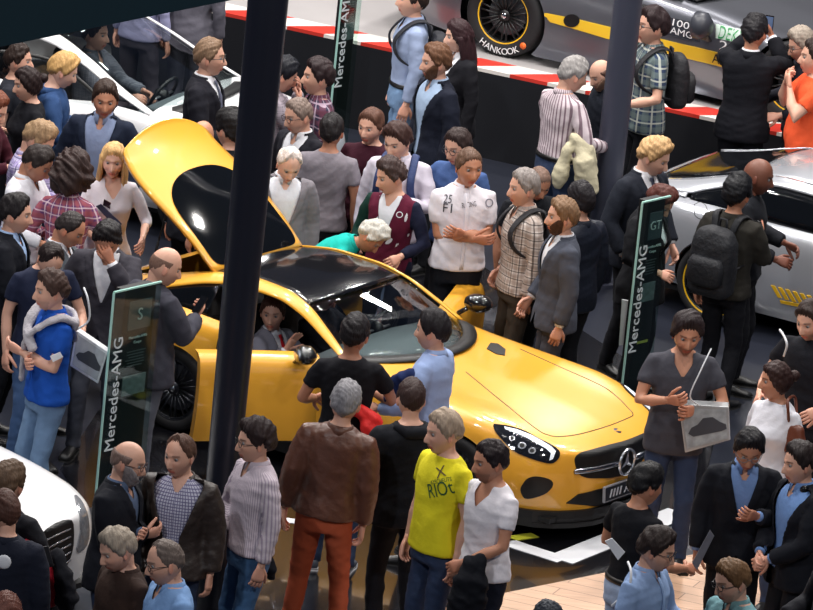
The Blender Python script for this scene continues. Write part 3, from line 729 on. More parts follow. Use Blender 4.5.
CAB = [(2.12, (.800, .905), (.790, .916), (.735, .930)), (2.35, (.81, .915), (.752, 1.03), (.672, 1.062)), (2.60, (.815, .920), (.708, 1.135), (.612, 1.186)),
 (2.85, (.82, .926), (.682, 1.188), (.572, 1.240)), (3.15, (.825, .932), (.678, 1.194), (.555, 1.248)), (3.45, (.83, .94), (.70, 1.150), (.558, 1.208)),
 (3.75, (.835, .955), (.755, 1.06), (.578, 1.135)), (3.95, (.825, .962), (.795, .99), (.592, 1.075)), (4.15, (.79, .962), (.775, .972), (.600, 1.025)), (4.35, (.70, .945), (.69, .955), (.590, .985))]
SUB = 6
def body_grid(T, sx=1.0, sy=1.0, sz=1.0, step=.03, extra=()):
    S_ = np.array([r[0] for r in T]); P = []
    for r in T: P.append(catmull([*r[1:7], (0, r[7])], SUB))
    P = np.array(P); n = P.shape[1]
    s = sorted(set(list(np.round(np.arange(0, .3, .012), 4))+list(np.round(np.arange(.3, S_[-1], step), 4))+[S_[-1]]+list(extra)))
    s = [a for i, a in enumerate(s) if i == 0 or a-s[i-1] > .004 or a in extra]; s = np.array(s)
    Q = pchip(s, S_, P.reshape(len(P), -1)).reshape(len(s), n, 2)
    return s*sx, Q*np.array([sy, sz])
def car_wheel(name, c, r, rimr, w, side, parent, rimm, spokes=10, rot=0.0, tyre_text=None, rimcol=None, tyrem=None, yaw=0):
    """axle along y; side=+1: outer face towards +y"""
    tm = tyrem or mat('tyre_rubber', (22, 22, 25), rough=.75); M = TR(*c) @ RZ(yaw) @ (RZ(PI) if side < 0 else Matrix())
    prof = [(-w/2, rimr*.96), (-w/2, r*.93), (-w/2+.02, r*.985), (-w/4, r), (w/4, r), (w/2-.02, r*.985), (w/2, r*.93), (w/2+.004, (r+rimr)/2), (w/2, rimr*1.0), (w/2-.03, rimr*.96)]
    n = 56; V = []; F = []
    for y, rr in prof:
        for j in range(n): a = 2*PI*j/n; V.append((rr*math.cos(a), y, rr*math.sin(a)))
    for i in range(len(prof)-1):
        for j in range(n): F.append((i*n+j, i*n+(j+1) % n, (i+1)*n+(j+1) % n, (i+1)*n+j))
    wh = mesh_obj(name, xf(M, np.array(V)), F, tm, parent)
    mb = MB(); y0 = w/2-.012
    for rr, rad in ((rimr*.985, .011), (rimr*.93, .008)): mb.add(*sweep([(rr*math.cos(a), y0, rr*math.sin(a)) for a in np.linspace(0, 2*PI, 48, endpoint=False)], rad, 6, closed=True), 1 if rimcol and rad > .01 else 0, M)
    V = [(rimr*.95*math.cos(a), yy, rimr*.95*math.sin(a)) for yy in (y0, y0-.14) for a in np.linspace(0, 2*PI, 40, endpoint=False)]
    mb.add(V, [(j, (j+1) % 40, 40+(j+1) % 40, 40+j) for j in range(40)], 2, M)
    for k in range(spokes):
        a = 2*PI*k/spokes+rot; d = np.array([math.cos(a), 0, math.sin(a)]); t_ = np.array([-math.sin(a), 0, math.cos(a)]); yy = np.array([0, 1, 0])
        for sp in (-.35, .35):
            p0 = d*.05+t_*sp*.03+yy*(y0-.03); p1 = d*rimr*.94+t_*sp*.075+yy*(y0-.004); mb.add(*sweep([p0, p1], [(.010, .012), (.009, .010)], 6, hint=(0, 1, 0), flat=True), 0, M)
    mb.add(*sweep([(0, y0-.06, 0), (0, y0-.01, 0)], [.06, .05], 20, flat=True), 0, M); mb.add(*sweep([(0, y0-.012, 0), (0, y0+.004, 0)], [.028, .024], 16, flat=True), 3, M)
    mb.build('wheel_rim', [rimm, rimcol or rimm, mat('wheel_well', (8, 8, 9), rough=.9), mat('chrome', (200, 204, 210), rough=.15, metal=1)], wh)
    db = MB(); db.add(*sweep([(0, y0-.10, 0), (0, y0-.075, 0)], [rimr*.72, rimr*.72], 36, flat=True), 0, M); db.build('brake_disc', mat('brake_steel', (110, 112, 118), rough=.35, metal=.8), wh, smooth=False)
    return wh
def make_car(name, label, T, C, nose, yaw, paint, roofm, glass, wheels, near=-1, doors=(), sx=1, sy=1, sz=1, z0=0.0, rimm=None, rimcol=None, opened=False, wr=.335, rimr=.25, spokes=10, hatch=False, front_s=None, inside=True, wyaw=0, bow=.17):
    """nose: ground point under the nose; x forward, y to the car's left"""
    rz = Matrix.Rotation(yaw, 3, 'Z'); root = Vector((nose[0], nose[1], z0))-rz @ Vector((LX, 0, 0))
    R = thing(name, label, 'car', root, yaw)
    sA, sB = C[0][0], C[-1][0]; d0, d1 = doors if doors else (9, 9)
    s, Q = body_grid(T, extra=(sA, d0, d1, sB) if doors else (sA, sB)); n = Q.shape[1]; ns = len(s)
    kb, kt = 5, 4*SUB-SUB//2     # door rows: above the sill .. to the belt
    kt = 3*SUB+5; kopen = 4*SUB
    inw = lambda a, z: any((a-w_)**2+(z-wr*.97)**2 < (wr*1.10)**2 for w_ in wheels)
    V = []; idx = {}
    def vid(i, k, sd):
        if k == n-1: sd = 1
        key = (i, k, sd)
        if key not in idx: idx[key] = len(V); V.append([LX-s[i]*sx, sd*Q[i, k, 0]*sy, Q[i, k, 1]*sz])
        return idx[key]
    F = []; DF = {1: [], -1: []}; bound = set(); allw = set()
    for sd in (1, -1):
        for i in range(ns-1):
            for k in range(n-1):
                zc = (Q[i, k, 1]+Q[i+1, k+1, 1])/2*sz; sc = (s[i]+s[i+1])/2*sx
                q = (vid(i, k, sd), vid(i, k+1, sd), vid(i+1, k+1, sd), vid(i+1, k, sd)); 
                if sd < 0: q = q[::-1]
                if inw(sc, zc) and k < 3.6*SUB: allw |= set(q); continue
                if sA <= (s[i]+s[i+1])/2 < (sB if (opened or hatch) else sB) and k >= kopen: continue
                ym_ = Q[i, k, 0]*sy
                if bow > .2 and ym_ < .72 and k >= kopen-2 and (s[i]+s[i+1])/2 > sA-(bow+.03)*(1-(ym_/.74)**2) and (s[i]+s[i+1])/2 < sA+.1: continue
                if d0 <= (s[i]+s[i+1])/2 < d1 and kb <= k < kopen and opened: DF[sd].append((i, k)); continue
                F.append(q); bound |= set(q)
    VA = np.array(V)
    for a in allw & bound:       # pull the cut edge onto a true circle
        x, z = VA[a, 0], VA[a, 2]
        w_ = min(wheels, key=lambda w: abs(LX-w-x)); dx, dz = x-(LX-w_), z-wr*.97; L = math.hypot(dx, dz)
        if L > 1e-6: VA[a, 0] = LX-w_+dx/L*wr*1.10; VA[a, 2] = wr*.97+dz/L*wr*1.10
    # caps
    for i, rev in ((0, False), (ns-1, True)):
        ring = [vid(i, k, 1) for k in range(n)]+[vid(i, k, -1) for k in range(n-2, -1, -1)]; F.append(tuple(ring if rev else ring[::-1]))
    body = mesh_obj('body_shell', VA, F, paint, R)
    sm = body.modifiers.new('e', 'EDGE_SPLIT'); sm.split_angle = math.radians(50)
    bvh = BVHTree.FromPolygons([tuple(p) for p in VA], F)
    dark = mat('car_dark_trim', (12, 12, 14), rough=.5)
    # floor pan and wheel tubs
    mb = MB(); L_ = s[-1]*sx; mb.box((LX-L_/2, 0, .17*sz), (L_*.94, 1.52*sy, .04)); 
    for w_ in wheels:
        for sd in (1, -1):
            Vt = []; m_ = 20
            for yy in (.62*sy*sd, .90*sy*sd):
                for j in range(m_+1): a = PI*j/m_; Vt.append((LX-w_+wr*1.09*math.cos(a), yy, wr*.97+wr*1.09*math.sin(a)))
            mb.add(Vt, [(j, j+1, m_+2+j, m_+1+j) for j in range(m_)]); mb.add([(LX-w_+wr*1.09*math.cos(PI*j/m_), .62*sy*sd, wr*.97+wr*1.09*math.sin(PI*j/m_)) for j in range(m_+1)]+[(LX-w_, .62*sy*sd, .2)], [tuple(range(m_+2))])
    mb.build('underbody', dark, R, smooth=False)
    for w_ in wheels:
        for sd in (1, -1): car_wheel('wheel', (LX-w_, sd*(.955*sy-.125-(.0)), wr), wr, rimr, .235, sd, R, rimm or mat('rim_grey', (70, 72, 78), rough=.3, metal=.8), spokes, .2, rimcol=rimcol, yaw=(wyaw if w_ < 2 else 0))
    # cabin
    cs = np.array([c[0] for c in C]); ss = np.linspace(cs[0], cs[-1], 60)
    cur = [pchip(ss, cs, np.array([c[j] for c in C], float))*np.array([sy, sz]) for j in (1, 2, 3)]
    B_, T_, E_ = cur; X = LX-ss*sx
    hs_, he_ = (2.62, 3.50) if len(C[0]) < 5 else C[0][4]
    def strip3(name, P, Qc, i0, i1, m, sub=4, bulge=.0, both=True, thick=.012):
        for sd in (1, -1) if both else (near,):
            Vs = []; k = sub+1
            for i in range(i0, i1):
                for j in range(k):
                    t = j/sub; p = P[i]*(1-t)+Qc[i]*t; o_ = bulge*math.sin(PI*t)*math.sin(PI*(i-i0+.001)/(i1-i0))**.3
                    Vs.append((X[i], sd*(p[0]+o_*.8), p[1]+o_*.5))
            Fs = [(a*k+j, a*k+j+1, (a+1)*k+j+1, (a+1)*k+j) for a in range(i1-i0-1) for j in range(sub)]
            if sd < 0: Fs = [q[::-1] for q in Fs]
            o = mesh_obj(name, Vs, Fs, m, R); md = o.modifiers.new('t', 'SOLIDIFY'); md.thickness = thick; md.offset = -1
    ia = lambda v_: int(np.argmin(np.abs(ss-v_)))
    strip3('roof_rail', T_, E_, 0, 60, paint, 5, .016)
    if not (opened): strip3('side_window', B_, T_, 1, ia(C[-3][0]), glass, 4, .0, thick=.004)
    else: strip3('quarter_window', B_, T_, ia(3.36), ia(3.93), glass, 4, .0, thick=.004)
    strip3('quarter_panel', B_, T_, ia(3.93) if len(C[0]) < 5 else ia(C[-3][0]), 60, paint, 3, .0)
    i0, i1 = ia(hs_), ia(he_)
    def span(name, rows, m, sub=16, th=.008):
        Vs = []; k = sub+1
        for pe, pc in rows:      # pe = edge point at +y, pc = centre point
            for j in range(k):
                y = pe[1]*(1-2*j/sub); q = (y/pe[1])**2; Vs.append((pe[0]*q+pc[0]*(1-q), y, pe[2]*q+pc[2]*(1-q)))
        Fs = [(a*k+j, (a+1)*k+j, (a+1)*k+j+1, a*k+j+1) for a in range(len(rows)-1) for j in range(sub)]
        o = mesh_obj(name, Vs, Fs, m, R); md = o.modifiers.new('t', 'SOLIDIFY'); md.thickness = th; md.offset = 1
        return o
    rows = []
    for i in range(i0, i1+1):
        q = (i-i0)/(i1-i0); rows.append(((X[i], E_[i][0], E_[i][1]-.004), (X[i]+.09*(1-q), 0, E_[i][1]+.035)))
    span('roof_panel', rows, roofm)
    # windscreen: from the cowl to the header, following the pillar
    rows = []; cz = C[0][3][1]*sz
    for i in range(0, i0+1):
        q = i/i0; xe, ze = X[i], E_[i][1]; xc = (LX-sA*sx+bow)*(1-q)+(X[i0]+.09)*q; zc = (cz+.035-(bow-.17)*.10)*(1-q)+(E_[i0][1]+.035)*q+.018*math.sin(PI*q)
        rows.append(((xe, E_[i][0]-.012, ze-.006), (xc, 0, zc)))
    span('windscreen', rows, glass, th=.003)
    a0 = rows[0]; span('cowl_panel', [((a0[0][0]+.13, a0[0][1]+.03, a0[0][2]-.020), (a0[1][0]+.10, 0, a0[1][2]-.006)), ((a0[0][0]+.05, a0[0][1]+.04, a0[0][2]-.006), (a0[1][0]+.03, 0, a0[1][2]+.004)), ((a0[0][0]-.02, a0[0][1]+.02, a0[0][2]+.002), (a0[1][0]-.01, 0, a0[1][2]+.004))], dark)
    if not hatch:
        rows = []
        for i in range(i1, 60): q = (i-i1)/(59-i1); rows.append(((X[i], E_[i][0], E_[i][1]), (X[i], 0, E_[i][1]+.035*(1-q))))
        span('rear_window', rows, glass)
    # interior
    if inside:
        li = mat('seat_leather', (30, 30, 33), rough=.6)
        mb = MB(); dx = LX-sA*sx
        mb.add(*loft([[(dx+bow-.06, y*.5, z_*sz) for y, z_ in ((-.70, .50), (.70, .50), (.70, .84), (.3, .86), (-.3, .86), (-.70, .84))], [(dx+.05, y, z_*sz) for y, z_ in ((-.70, .50), (.70, .50), (.70, .86), (.3, .90), (-.3, .90), (-.70, .86))], [(dx-.32, y, z_*sz) for y, z_ in ((-.72, .50), (.72, .50), (.72, .84), (.3, .87), (-.3, .87), (-.72, .84))], [(dx-.40, y, z_*sz) for y, z_ in ((-.70, .50), (.70, .50), (.70, .74), (.3, .76), (-.3, .76), (-.70, .74))]]))
        mb.build('dashboard', mat('dashboard_grey', (88, 96, 100), rough=.7), R)
        mb = MB(); mb.box((dx-1.0, 0, .42), (1.3, .22, .30)); mb.build('centre_console', li, R, smooth=False)
        for sd in (1, -1):
            v, f = remesh([sweep([(dx-.75, sd*.37, .40), (dx-1.22, sd*.37, .36)], [(.24, .11)]*2, 16), sweep([(dx-1.25, sd*.37, .40), (dx-1.42, sd*.37, .78), (dx-1.50, sd*.37, .98)], [(.24, .09), (.21, .08), (.11, .06)], 16)], .025, 4); mesh_obj('seat', v, f, li, R)
        mb = MB(); c_ = np.array([dx-.50, .37, .80*sz]); ax = nrm([-.9, 0, .45]); u_ = np.array([0, 1, 0]); w_ = np.cross(ax, u_)
        mb.add(*sweep([c_+(u_*math.cos(a)+w_*math.sin(a))*.185 for a in np.linspace(0, 2*PI, 28, endpoint=False)], .016, 8, closed=True))
        for a in (0, PI, -PI/2 if w_[2] > 0 else PI/2): mb.add(*sweep([c_, c_+(u_*math.cos(a)+w_*math.sin(a))*.18], [(.02, .01), (.014, .008)], 6), 1)
        mb.add(*sweep([c_-ax*.01, c_+ax*.03], [.06, .05], 14), 0); mb.add(*sweep([c_-ax*.20, c_], .03, 8), 0)
        mb.build('steering_wheel', [mat('wheel_leather', (18, 18, 20), rough=.4), mat('wheel_silver', (150, 152, 156), rough=.3, metal=.8)], R)
    out = P3(); out.R = R; out.bvh = bvh; out.root = root; out.yaw = yaw; out.VA = VA; out.F = F; out.s = s; out.Q = Q; out.DF = DF; out.X = X; out.E = E_; out.i1 = i1; out.paint = paint; out.dark = dark; out.z0 = z0; out.vid = vid
    return out
def loc_ray(car, px, py):
    Mi = Matrix.Rotation(-car.yaw, 3, 'Z'); return Mi @ (CAM-car.root), Mi @ ray(px, py)
def hit(car, px, py):
    o, d = loc_ray(car, px, py); h = car.bvh.ray_cast(o, d)
    return (h[0], h[1]) if h[0] is not None else None
def inside(p, poly):
    c = False; j = len(poly)-1
    for i in range(len(poly)):
        a, b = poly[i], poly[j]
        if (a[1] > p[1]) != (b[1] > p[1]) and p[0] < (b[0]-a[0])*(p[1]-a[1])/(b[1]-a[1]+1e-12)+a[0]: c = not c
        j = i
    return c
def patch(car, name, poly, m, off=.006, step=1.6, mirror=False, parent=None, round_=3):
    """a fitted piece lying on the bodywork; outline sighted onto the surface; optional twin on the other side"""
    pl = [tuple(p) for p in poly]
    if round_ > 1:
        q = catmull(np.array(pl+pl[:3]), round_); nn = len(pl)*round_; pl = [tuple(x) for x in q[round_:round_+nn]]
    pts = list(pl); xs = [p[0] for p in pl]; ys = [p[1] for p in pl]
    y = min(ys)+step/2
    while y < max(ys):
        x = min(xs)+step/2
        while x < max(xs):
            if inside((x, y), pl) and min(math.hypot(x-a, y-b) for a, b in pl) > step*.45: pts.append((x, y))
            x += step
        y += step
    H = [hit(car, *p) for p in pts]; n = len(pl)
    if sum(h is None for h in H) > .7*len(H): print('PATCH MISS', name); return []
    cen = (sum(xs)/n, sum(ys)/n)
    for i, h in enumerate(H):
        t = 0
        p = pts[i]
        while h is None and t < 12: t += 1; p = (p[0]+(cen[0]-p[0])*.12, p[1]+(cen[1]-p[1])*.12); h = hit(car, *p)
        H[i] = h
    good = next(h for h in H if h); H = [h or good for h in H]
    vs, es, fs, *_ = geometry.delaunay_2d_cdt([Vector(p) for p in pts], [(i, (i+1) % n) for i in range(n)], [], 1, 1e-5)
    import itertools
    mp = []
    for v in vs:
        k = min(range(len(pts)), key=lambda i: (pts[i][0]-v.x)**2+(pts[i][1]-v.y)**2); mp.append(k)
    T_ = [np.array(H[k][0]+H[k][1].normalized()*off*(1 if H[k][1].dot(loc_ray(car, *pts[k])[1]) < 0 else -1)) for k in mp]; Bt = [np.array(H[k][0]-H[k][1].normalized()*.01*(1 if H[k][1].dot(loc_ray(car, *pts[k])[1]) < 0 else -1)) for k in mp]
    nv = len(T_); F_ = [tuple(f)[::-1] for f in fs]
    from collections import Counter
    ed_ = Counter(tuple(sorted(e)) for f in fs for e in zip(f, list(f[1:])+[f[0]]))
    for a, b in [e for e, c in ed_.items() if c == 1]: F_.append((a, b, b+nv, a+nv))
    V_ = np.array(T_+Bt); outs = [mesh_obj(name, V_, F_, m, parent or car.R, smooth=False)]
    if mirror: outs.append(mesh_obj(name, V_*np.array([1, -1, 1]), [f[::-1] for f in F_], m, parent or car.R, smooth=False))
    return outs
def seam(car, name, pix, r, m, mirror=False, sub=5, off=.001, parent=None):
    P = [hit(car, *p) for p in catmull(pix, sub)]; P = [np.array(h[0]) for h in P if h]
    if len(P) < 2: print('SEAM MISS', name); return
    v, f = sweep(P, r, 6); mesh_obj(name, v, f, m, parent or car.R)
    if mirror: mesh_obj(name, v*np.array([1, -1, 1]), [q[::-1] for q in f], m, parent or car.R)
def door_obj(car, sd, hinge_s, angle, mirror_m, glass):
    cells = car.DF[sd]; ids = sorted({(i+a, k+b) for i, k in cells for a in (0, 1) for b in (0, 1)}); mp = {c: j for j, c in enumerate(ids)}
    O = np.array([(LX-car.s[i], sd*car.Q[i, k, 0], car.Q[i, k, 1]) for i, k in ids]); I = O.copy(); I[:, 1] -= sd*.085
    nv = len(ids); F_ = []; mi = []
    from collections import Counter
    qs = [(mp[(i, k)], mp[(i, k+1)], mp[(i+1, k+1)], mp[(i+1, k)]) for i, k in cells]
    for q in qs: F_.append(q if sd > 0 else q[::-1]); mi.append(0)
    for q in qs: F_.append(tuple(a+nv for a in (q[::-1] if sd > 0 else q))); mi.append(1)
    ed_ = Counter(tuple(sorted(e)) for q in qs for e in zip(q, q[1:]+q[:1]))
    for q in qs:
        for a, b in zip(q, q[1:]+q[:1]):
            if ed_[tuple(sorted((a, b)))] == 1: F_.append((b, a, a+nv, b+nv) if sd > 0 else (a, b, b+nv, a+nv)); mi.append(0)
    h = np.array([LX-hinge_s, sd*.90, 0]); V_ = np.concatenate([O, I])-h
    M = TR(*h) @ RZ(-sd*angle)
    o = mesh_obj('door', xf(M, V_), F_, [car.paint, car.dark], car.R, mi); e = o.modifiers.new('e', 'EDGE_SPLIT'); e.split_angle = math.radians(40)
    def loc(p): return xf(M, np.array([p], float)-h)[0]
    # mirror with arm
    mb = MB(); c = np.array([LX-2.40, sd*1.02, .98]); rg = []
    for t, w_, h_ in ((-.055, .06, .035), (-.04, .10, .06), (0, .115, .072), (.05, .105, .065), (.085, .06, .035)):
        rg.append([(c[0]+t, c[1]+w_*math.cos(a), c[2]+h_*math.sin(a)) for a in np.linspace(0, 2*PI, 20, endpoint=False)])
    mb.add(*loft(rg)); mb.add(*sweep([c+[0, -sd*.06, -.04], c+[-.0, -sd*.17, -.12]], [(.035, .018), (.045, .02)], 8)); mb.v = [xf(M, q-h) for q in mb.v]
    mo = mb.build('door_mirror', mirror_m, o)
    mg = MB(); mg.add(*loft([[(c[0]-.057-.004*i, c[1]+.085*math.cos(a), c[2]+.048*math.sin(a)) for a in np.linspace(0, 2*PI, 20, endpoint=False)] for i in (1, 0)])); mg.v = [xf(M, q-h) for q in mg.v]
    mg.build('mirror_glass', mat('chrome', (200, 204, 210), rough=.15, metal=1), mo)
    return o, M, h

def decal(car, body, p1, p2, m, name='lettering', ext=.002, shear=0.0, up=(0, 0, 1), hgt=None, off=.010, space=1.0):
    """lettering whose baseline middle runs from p1 to p2 over the bodywork"""
    a, b = hit(car, *p1), hit(car, *p2)
    if a is None or b is None: print('DECAL MISS', body); return
    A, B = Vector(a[0]), Vector(b[0]); x = (B-A); L = x.length; x.normalize(); n = (Vector(a[1])+Vector(b[1])).normalized()
    if n.dot(loc_ray(car, *p1)[1]) > 0: n = -n
    y = n.cross(x).normalized(); n = x.cross(y).normalized(); c = (A+B)/2+n*off
    M = Matrix(((x.x, y.x, n.x, c.x), (x.y, y.y, n.y, c.y), (x.z, y.z, n.z, c.z), (0, 0, 0, 1)))
    o = text_mesh(body, 1.0, m, car.R, Matrix(), name, 0, shear, space); v, f = arrays(o.data); w = v[:, 0].max()-v[:, 0].min(); hh = v[:, 1].max()-v[:, 1].min()
    sx = L/w; sy = (hgt/hh) if hgt else sx; v = v*np.array([sx, sy, .01]); v = xf(M, v)
    for i in range(len(v)):
        h_ = car.bvh.ray_cast(Vector(v[i])+n*.12, -n)
        if h_[0] is not None and (h_[0]-Vector(v[i])).length < .12: v[i] = np.array(h_[0]+n*off)
    o.data.vertices.foreach_set('co', v.ravel()); o.data.update(); return o
YEL = mat('yellow_paint', (238, 172, 52), rough=.34, coat=1.0, metal=0.0, noise=.02, nscale=2)
CLR = glassm('clear_glass', (242, 246, 246), mixf=1.0)
TINT = mat('tinted_glass', (10, 12, 15), rough=.06, spec=.6)
BLK = mat('black_roof_paint', (20, 20, 23), rough=.14, coat=.6)
CHR = mat('chrome', (226, 230, 236), rough=.22, metal=.85)
GRB = mat('grille_black', (8, 8, 10), rough=.5)
yc = make_car('sports_car', 'yellow sports coupe with black roof, both doors open and tailgate raised', GT, CAB, (1.7537, -1.8226), math.radians(-34.11), YEL, BLK, CLR, (.92, 3.55), doors=(2.22, 3.17), opened=True, hatch=True, bow=.40, rimm=mat('rim_dark', (60, 62, 68), rough=.3, metal=.8))
for o_ in list(yc.R.children):
    if o_.name.startswith('quarter_window'): o_.data.materials[0] = TINT
dn, DM, DH = door_obj(yc, -1, 2.24, math.radians(52), BLK, CLR)
df, _, _ = door_obj(yc, 1, 2.24, math.radians(66), BLK, CLR)
# headlights, grille, star, plate, intakes, vents
hl = [(493.5, 425), (499, 425), (511, 427), (525, 431.5), (538, 438.6), (550, 444.5), (558.5, 450.5), (559.5, 456), (556, 461), (550, 463.5), (538, 461), (526.6, 457), (517, 453), (509, 447), (501, 438.6), (495, 431)]
HLB = mat('lamp_housing', (26, 28, 34), rough=.08, coat=1.0, noise=.6, nscale=60)
LAMPG = mat('lamp_bright', (225, 232, 242), rough=.1, emis=.55)
for o_ in patch(yc, 'headlight', hl, HLB, .008, mirror=True): pass
def onp(name, poly, m, off=.012, mirror=True, round_=1, step=1.2): patch(yc, name, poly, m, off, step, mirror, round_=round_)
onp('lamp_strip', [(504, 427.5), (517, 430.6), (530, 435.5), (542, 442), (551, 447.5), (555.5, 452), (552.5, 459), (549, 460.5), (550.5, 453.5), (546, 449.5), (538, 444.8), (527, 438.8), (515, 433.5), (505, 430)], LAMPG)
for cx, cy, r_ in ((522, 446, 3.2), (532, 451, 3.0), (512, 439, 2.4)):
    onp('projector_lens', [(cx+r_*1.3*math.cos(a), cy+r_*math.sin(a)) for a in np.linspace(0, 2*PI, 14, endpoint=False)], CHR, .014)
    onp('lens_core', [(cx+r_*.75*math.cos(a), cy+r_*.6*math.sin(a)) for a in np.linspace(0, 2*PI, 12, endpoint=False)], GRB, .017)
gr = [(574.5, 459), (576, 468), (579, 474.5), (587, 477.8), (598, 478), (609, 477.8), (620, 475.8), (629, 472), (637, 466), (645, 455.5), (648.8, 445), (649.3, 431.8), (640, 435), (624.5, 441), (609, 445), (589, 450.5), (579, 453.5)]
patch(yc, 'grille', gr, GRB, .006, 2.0)
patch(yc, 'air_intake', [(520.5, 489.5), (523, 483.5), (527.5, 478.5), (536, 476.3), (549.2, 479), (553, 484.4), (547.2, 492.3), (535.4, 497.2), (524.6, 498)], GRB, .006, 2.0, mirror=True)
patch(yc, 'lower_intake', [(566, 503), (578, 494), (598, 489), (632, 482), (648, 471), (652, 480), (640, 494), (620, 502), (595, 506)], GRB, .010, 2.0, round_=1)
onp('bonnet_vent', [(486.5, 349), (490.5, 343.2), (498, 344.2), (505.5, 349.8), (504.8, 355.8), (496.3, 354.4)], GRB, .006)
seam(yc, 'bonnet_seam', [(466, 372), (500, 400), (535, 428), (548, 435), (560, 436.5), (580, 434), (608, 426), (628, 418), (633, 414.5), (628, 408), (616, 396), (600, 385), (560, 367), (520, 349)], .004, mat('car_dark_trim', (12, 12, 14), rough=.5))
def on_nose(px, py): h = hit(yc, px, py); return np.array(h[0]), np.array(h[1])
def grille_details():
    c = on_nose(612, 462)[0]; zst = .535
    mb = MB()
    for sd in (1, -1):
        P = []
        for y in (.10, .22, .34, .46, .56):
            o, d = Vector((5, sd*y, zst)), Vector((-1, 0, 0)); h = yc.bvh.ray_cast(o, d); P.append(np.array(h[0])+[.012, 0, 0])
        mb.add(*sweep(P, [(.014, .022)]*5, 8, hint=(0, 0, 1)))
    mb.build('grille_bar', mat('satin_chrome', (170, 174, 182), rough=.25, metal=1), yc.R)
    x0 = yc.bvh.ray_cast(Vector((5, 0.0, zst)), Vector((-1, 0, 0)))[0].x+.03
    mb = MB(); r = .098
    mb.add(*sweep([(x0, -.05+r*math.cos(a), zst+r*math.sin(a)) for a in np.linspace(0, 2*PI, 40, endpoint=False)], .0105, 8, closed=True))
    for a in (PI/2, PI/2+2*PI/3, PI/2+4*PI/3):
        t = np.array([0, -math.sin(a), math.cos(a)]); d = np.array([0, math.cos(a), math.sin(a)]); o = np.array([x0, -.05, zst])
        mb.add([o+t*.020, o-t*.020, o+d*r, o+np.array([.016, 0, 0]), o-np.array([.012, 0, 0])], [(3, 0, 2), (3, 2, 1), (4, 2, 0), (4, 1, 2), (0, 3, 1), (0, 1, 4)])
    st = mb.build('star_emblem', CHR, yc.R, smooth=False)
    # badge on the bonnet lip
    h = on_nose(617.5, 430.5); mb = MB(); N_ = Vector(h[1]); q = N_.to_track_quat('Z', 'Y').to_matrix().to_4x4(); M = TR(*h[0]) @ q
    mb.add(*loft([[(.032*math.cos(a), .032*math.sin(a), z) for a in np.linspace(0, 2*PI, 18, endpoint=False)] for z in (0, .006)]), 0, M); mb.add(*sweep([(.026*math.cos(a), .026*math.sin(a), .008) for a in np.linspace(0, 2*PI, 18, endpoint=False)], .004, 6, closed=True), 1, M)
    mb.build('bonnet_badge', [mat('badge_blue', (60, 66, 84), rough=.3), CHR], yc.R)
    # plate
    xp = yc.bvh.ray_cast(Vector((5, 0, .33)), Vector((-1, 0, 0)))[0].x+.045
    M = TR(xp, -.06, .335) @ RZ(PI/2) @ RX(PI/2-.1)
    mb = MB(); mb.box((0, 0, -.012), (.53, .12, .02), 0); mb.box((0, 0, -.003), (.51, .10, .008), 1); mb.v = [xf(M, v) for v in mb.v]
    pl = mb.build('number_plate', [mat('plate_rim', (150, 152, 158), rough=.4), mat('plate_face', (34, 36, 44), rough=.35)], yc.R, smooth=False)
    wm = mat('plate_lettering', (205, 208, 215), rough=.35)
    text_mesh('AMG', .092, wm, pl, M @ TR(.085, 0, .003), shear=.35, space=1.05)
    sb = MB()
    for k in range(4): sb.add([(-.21+k*.042+a, b, .003) for a, b in ((0, -.03), (.018, -.03), (.040, .03), (.022, .03))]+[(-.21+k*.042+a, b, .005) for a, b in ((0, -.03), (.018, -.03), (.040, .03), (.022, .03))], [(4, 5, 6, 7), (0, 1, 5, 4), (1, 2, 6, 5), (2, 3, 7, 6), (3, 0, 4, 7)])
    sb.v = [xf(M, v) for v in sb.v]; sb.build('lettering', wm, pl, smooth=False)
    # splitter
    out = []
    for r in GT[:9]: out.append((LX-r[0]+.035, r[1][0]+.05))
    pts = [(x, y) for x, y in out]; pts = [(out[0][0], 0)]+pts
    V = []; L = len(pts); 
    for z, k in ((.10, 0), (.135, 0)): V += [(x, y, z) for x, y in pts]+[(x, -y, z) for x, y in pts[::-1]]
    n = 2*L; F = [tuple(range(n))[::-1], tuple(range(n, 2*n))]+[(i, (i+1) % n, n+(i+1) % n, n+i) for i in range(n)]
    mesh_obj('front_splitter', V, F, mat('car_dark_trim', (12, 12, 14), rough=.5), yc.R, smooth=False)
    pv = [(LX-GT[0][0]+.03, 0)]+[(LX-r[0]+.025, r[2][0]+.018) for r in GT[:7]]; V = []; n = 2*len(pv)
    for z, g_ in ((.10, .0), (.17, .004), (.225, -.004)): V += [(x, y+g_, z) for x, y in pv]+[(x, -(y+g_), z) for x, y in pv[::-1]]
    F = [(k*n+i, k*n+(i+1) % n, (k+1)*n+(i+1) % n, (k+1)*n+i) for i in range(n) for k in (0, 1)]+[tuple(range(2*n, 3*n))]
    mesh_obj('lower_valance', V, F, mat('car_dark_trim', (12, 12, 14), rough=.5), yc.R, smooth=False)
    for sd in (1, -1):
        mb = MB(); mb.box((LX-2.25, sd*.84, .15), (2.0, .12, .10)); mb.build('side_sill', mat('car_dark_trim', (12, 12, 14), rough=.5), yc.R, smooth=False)
grille_details()
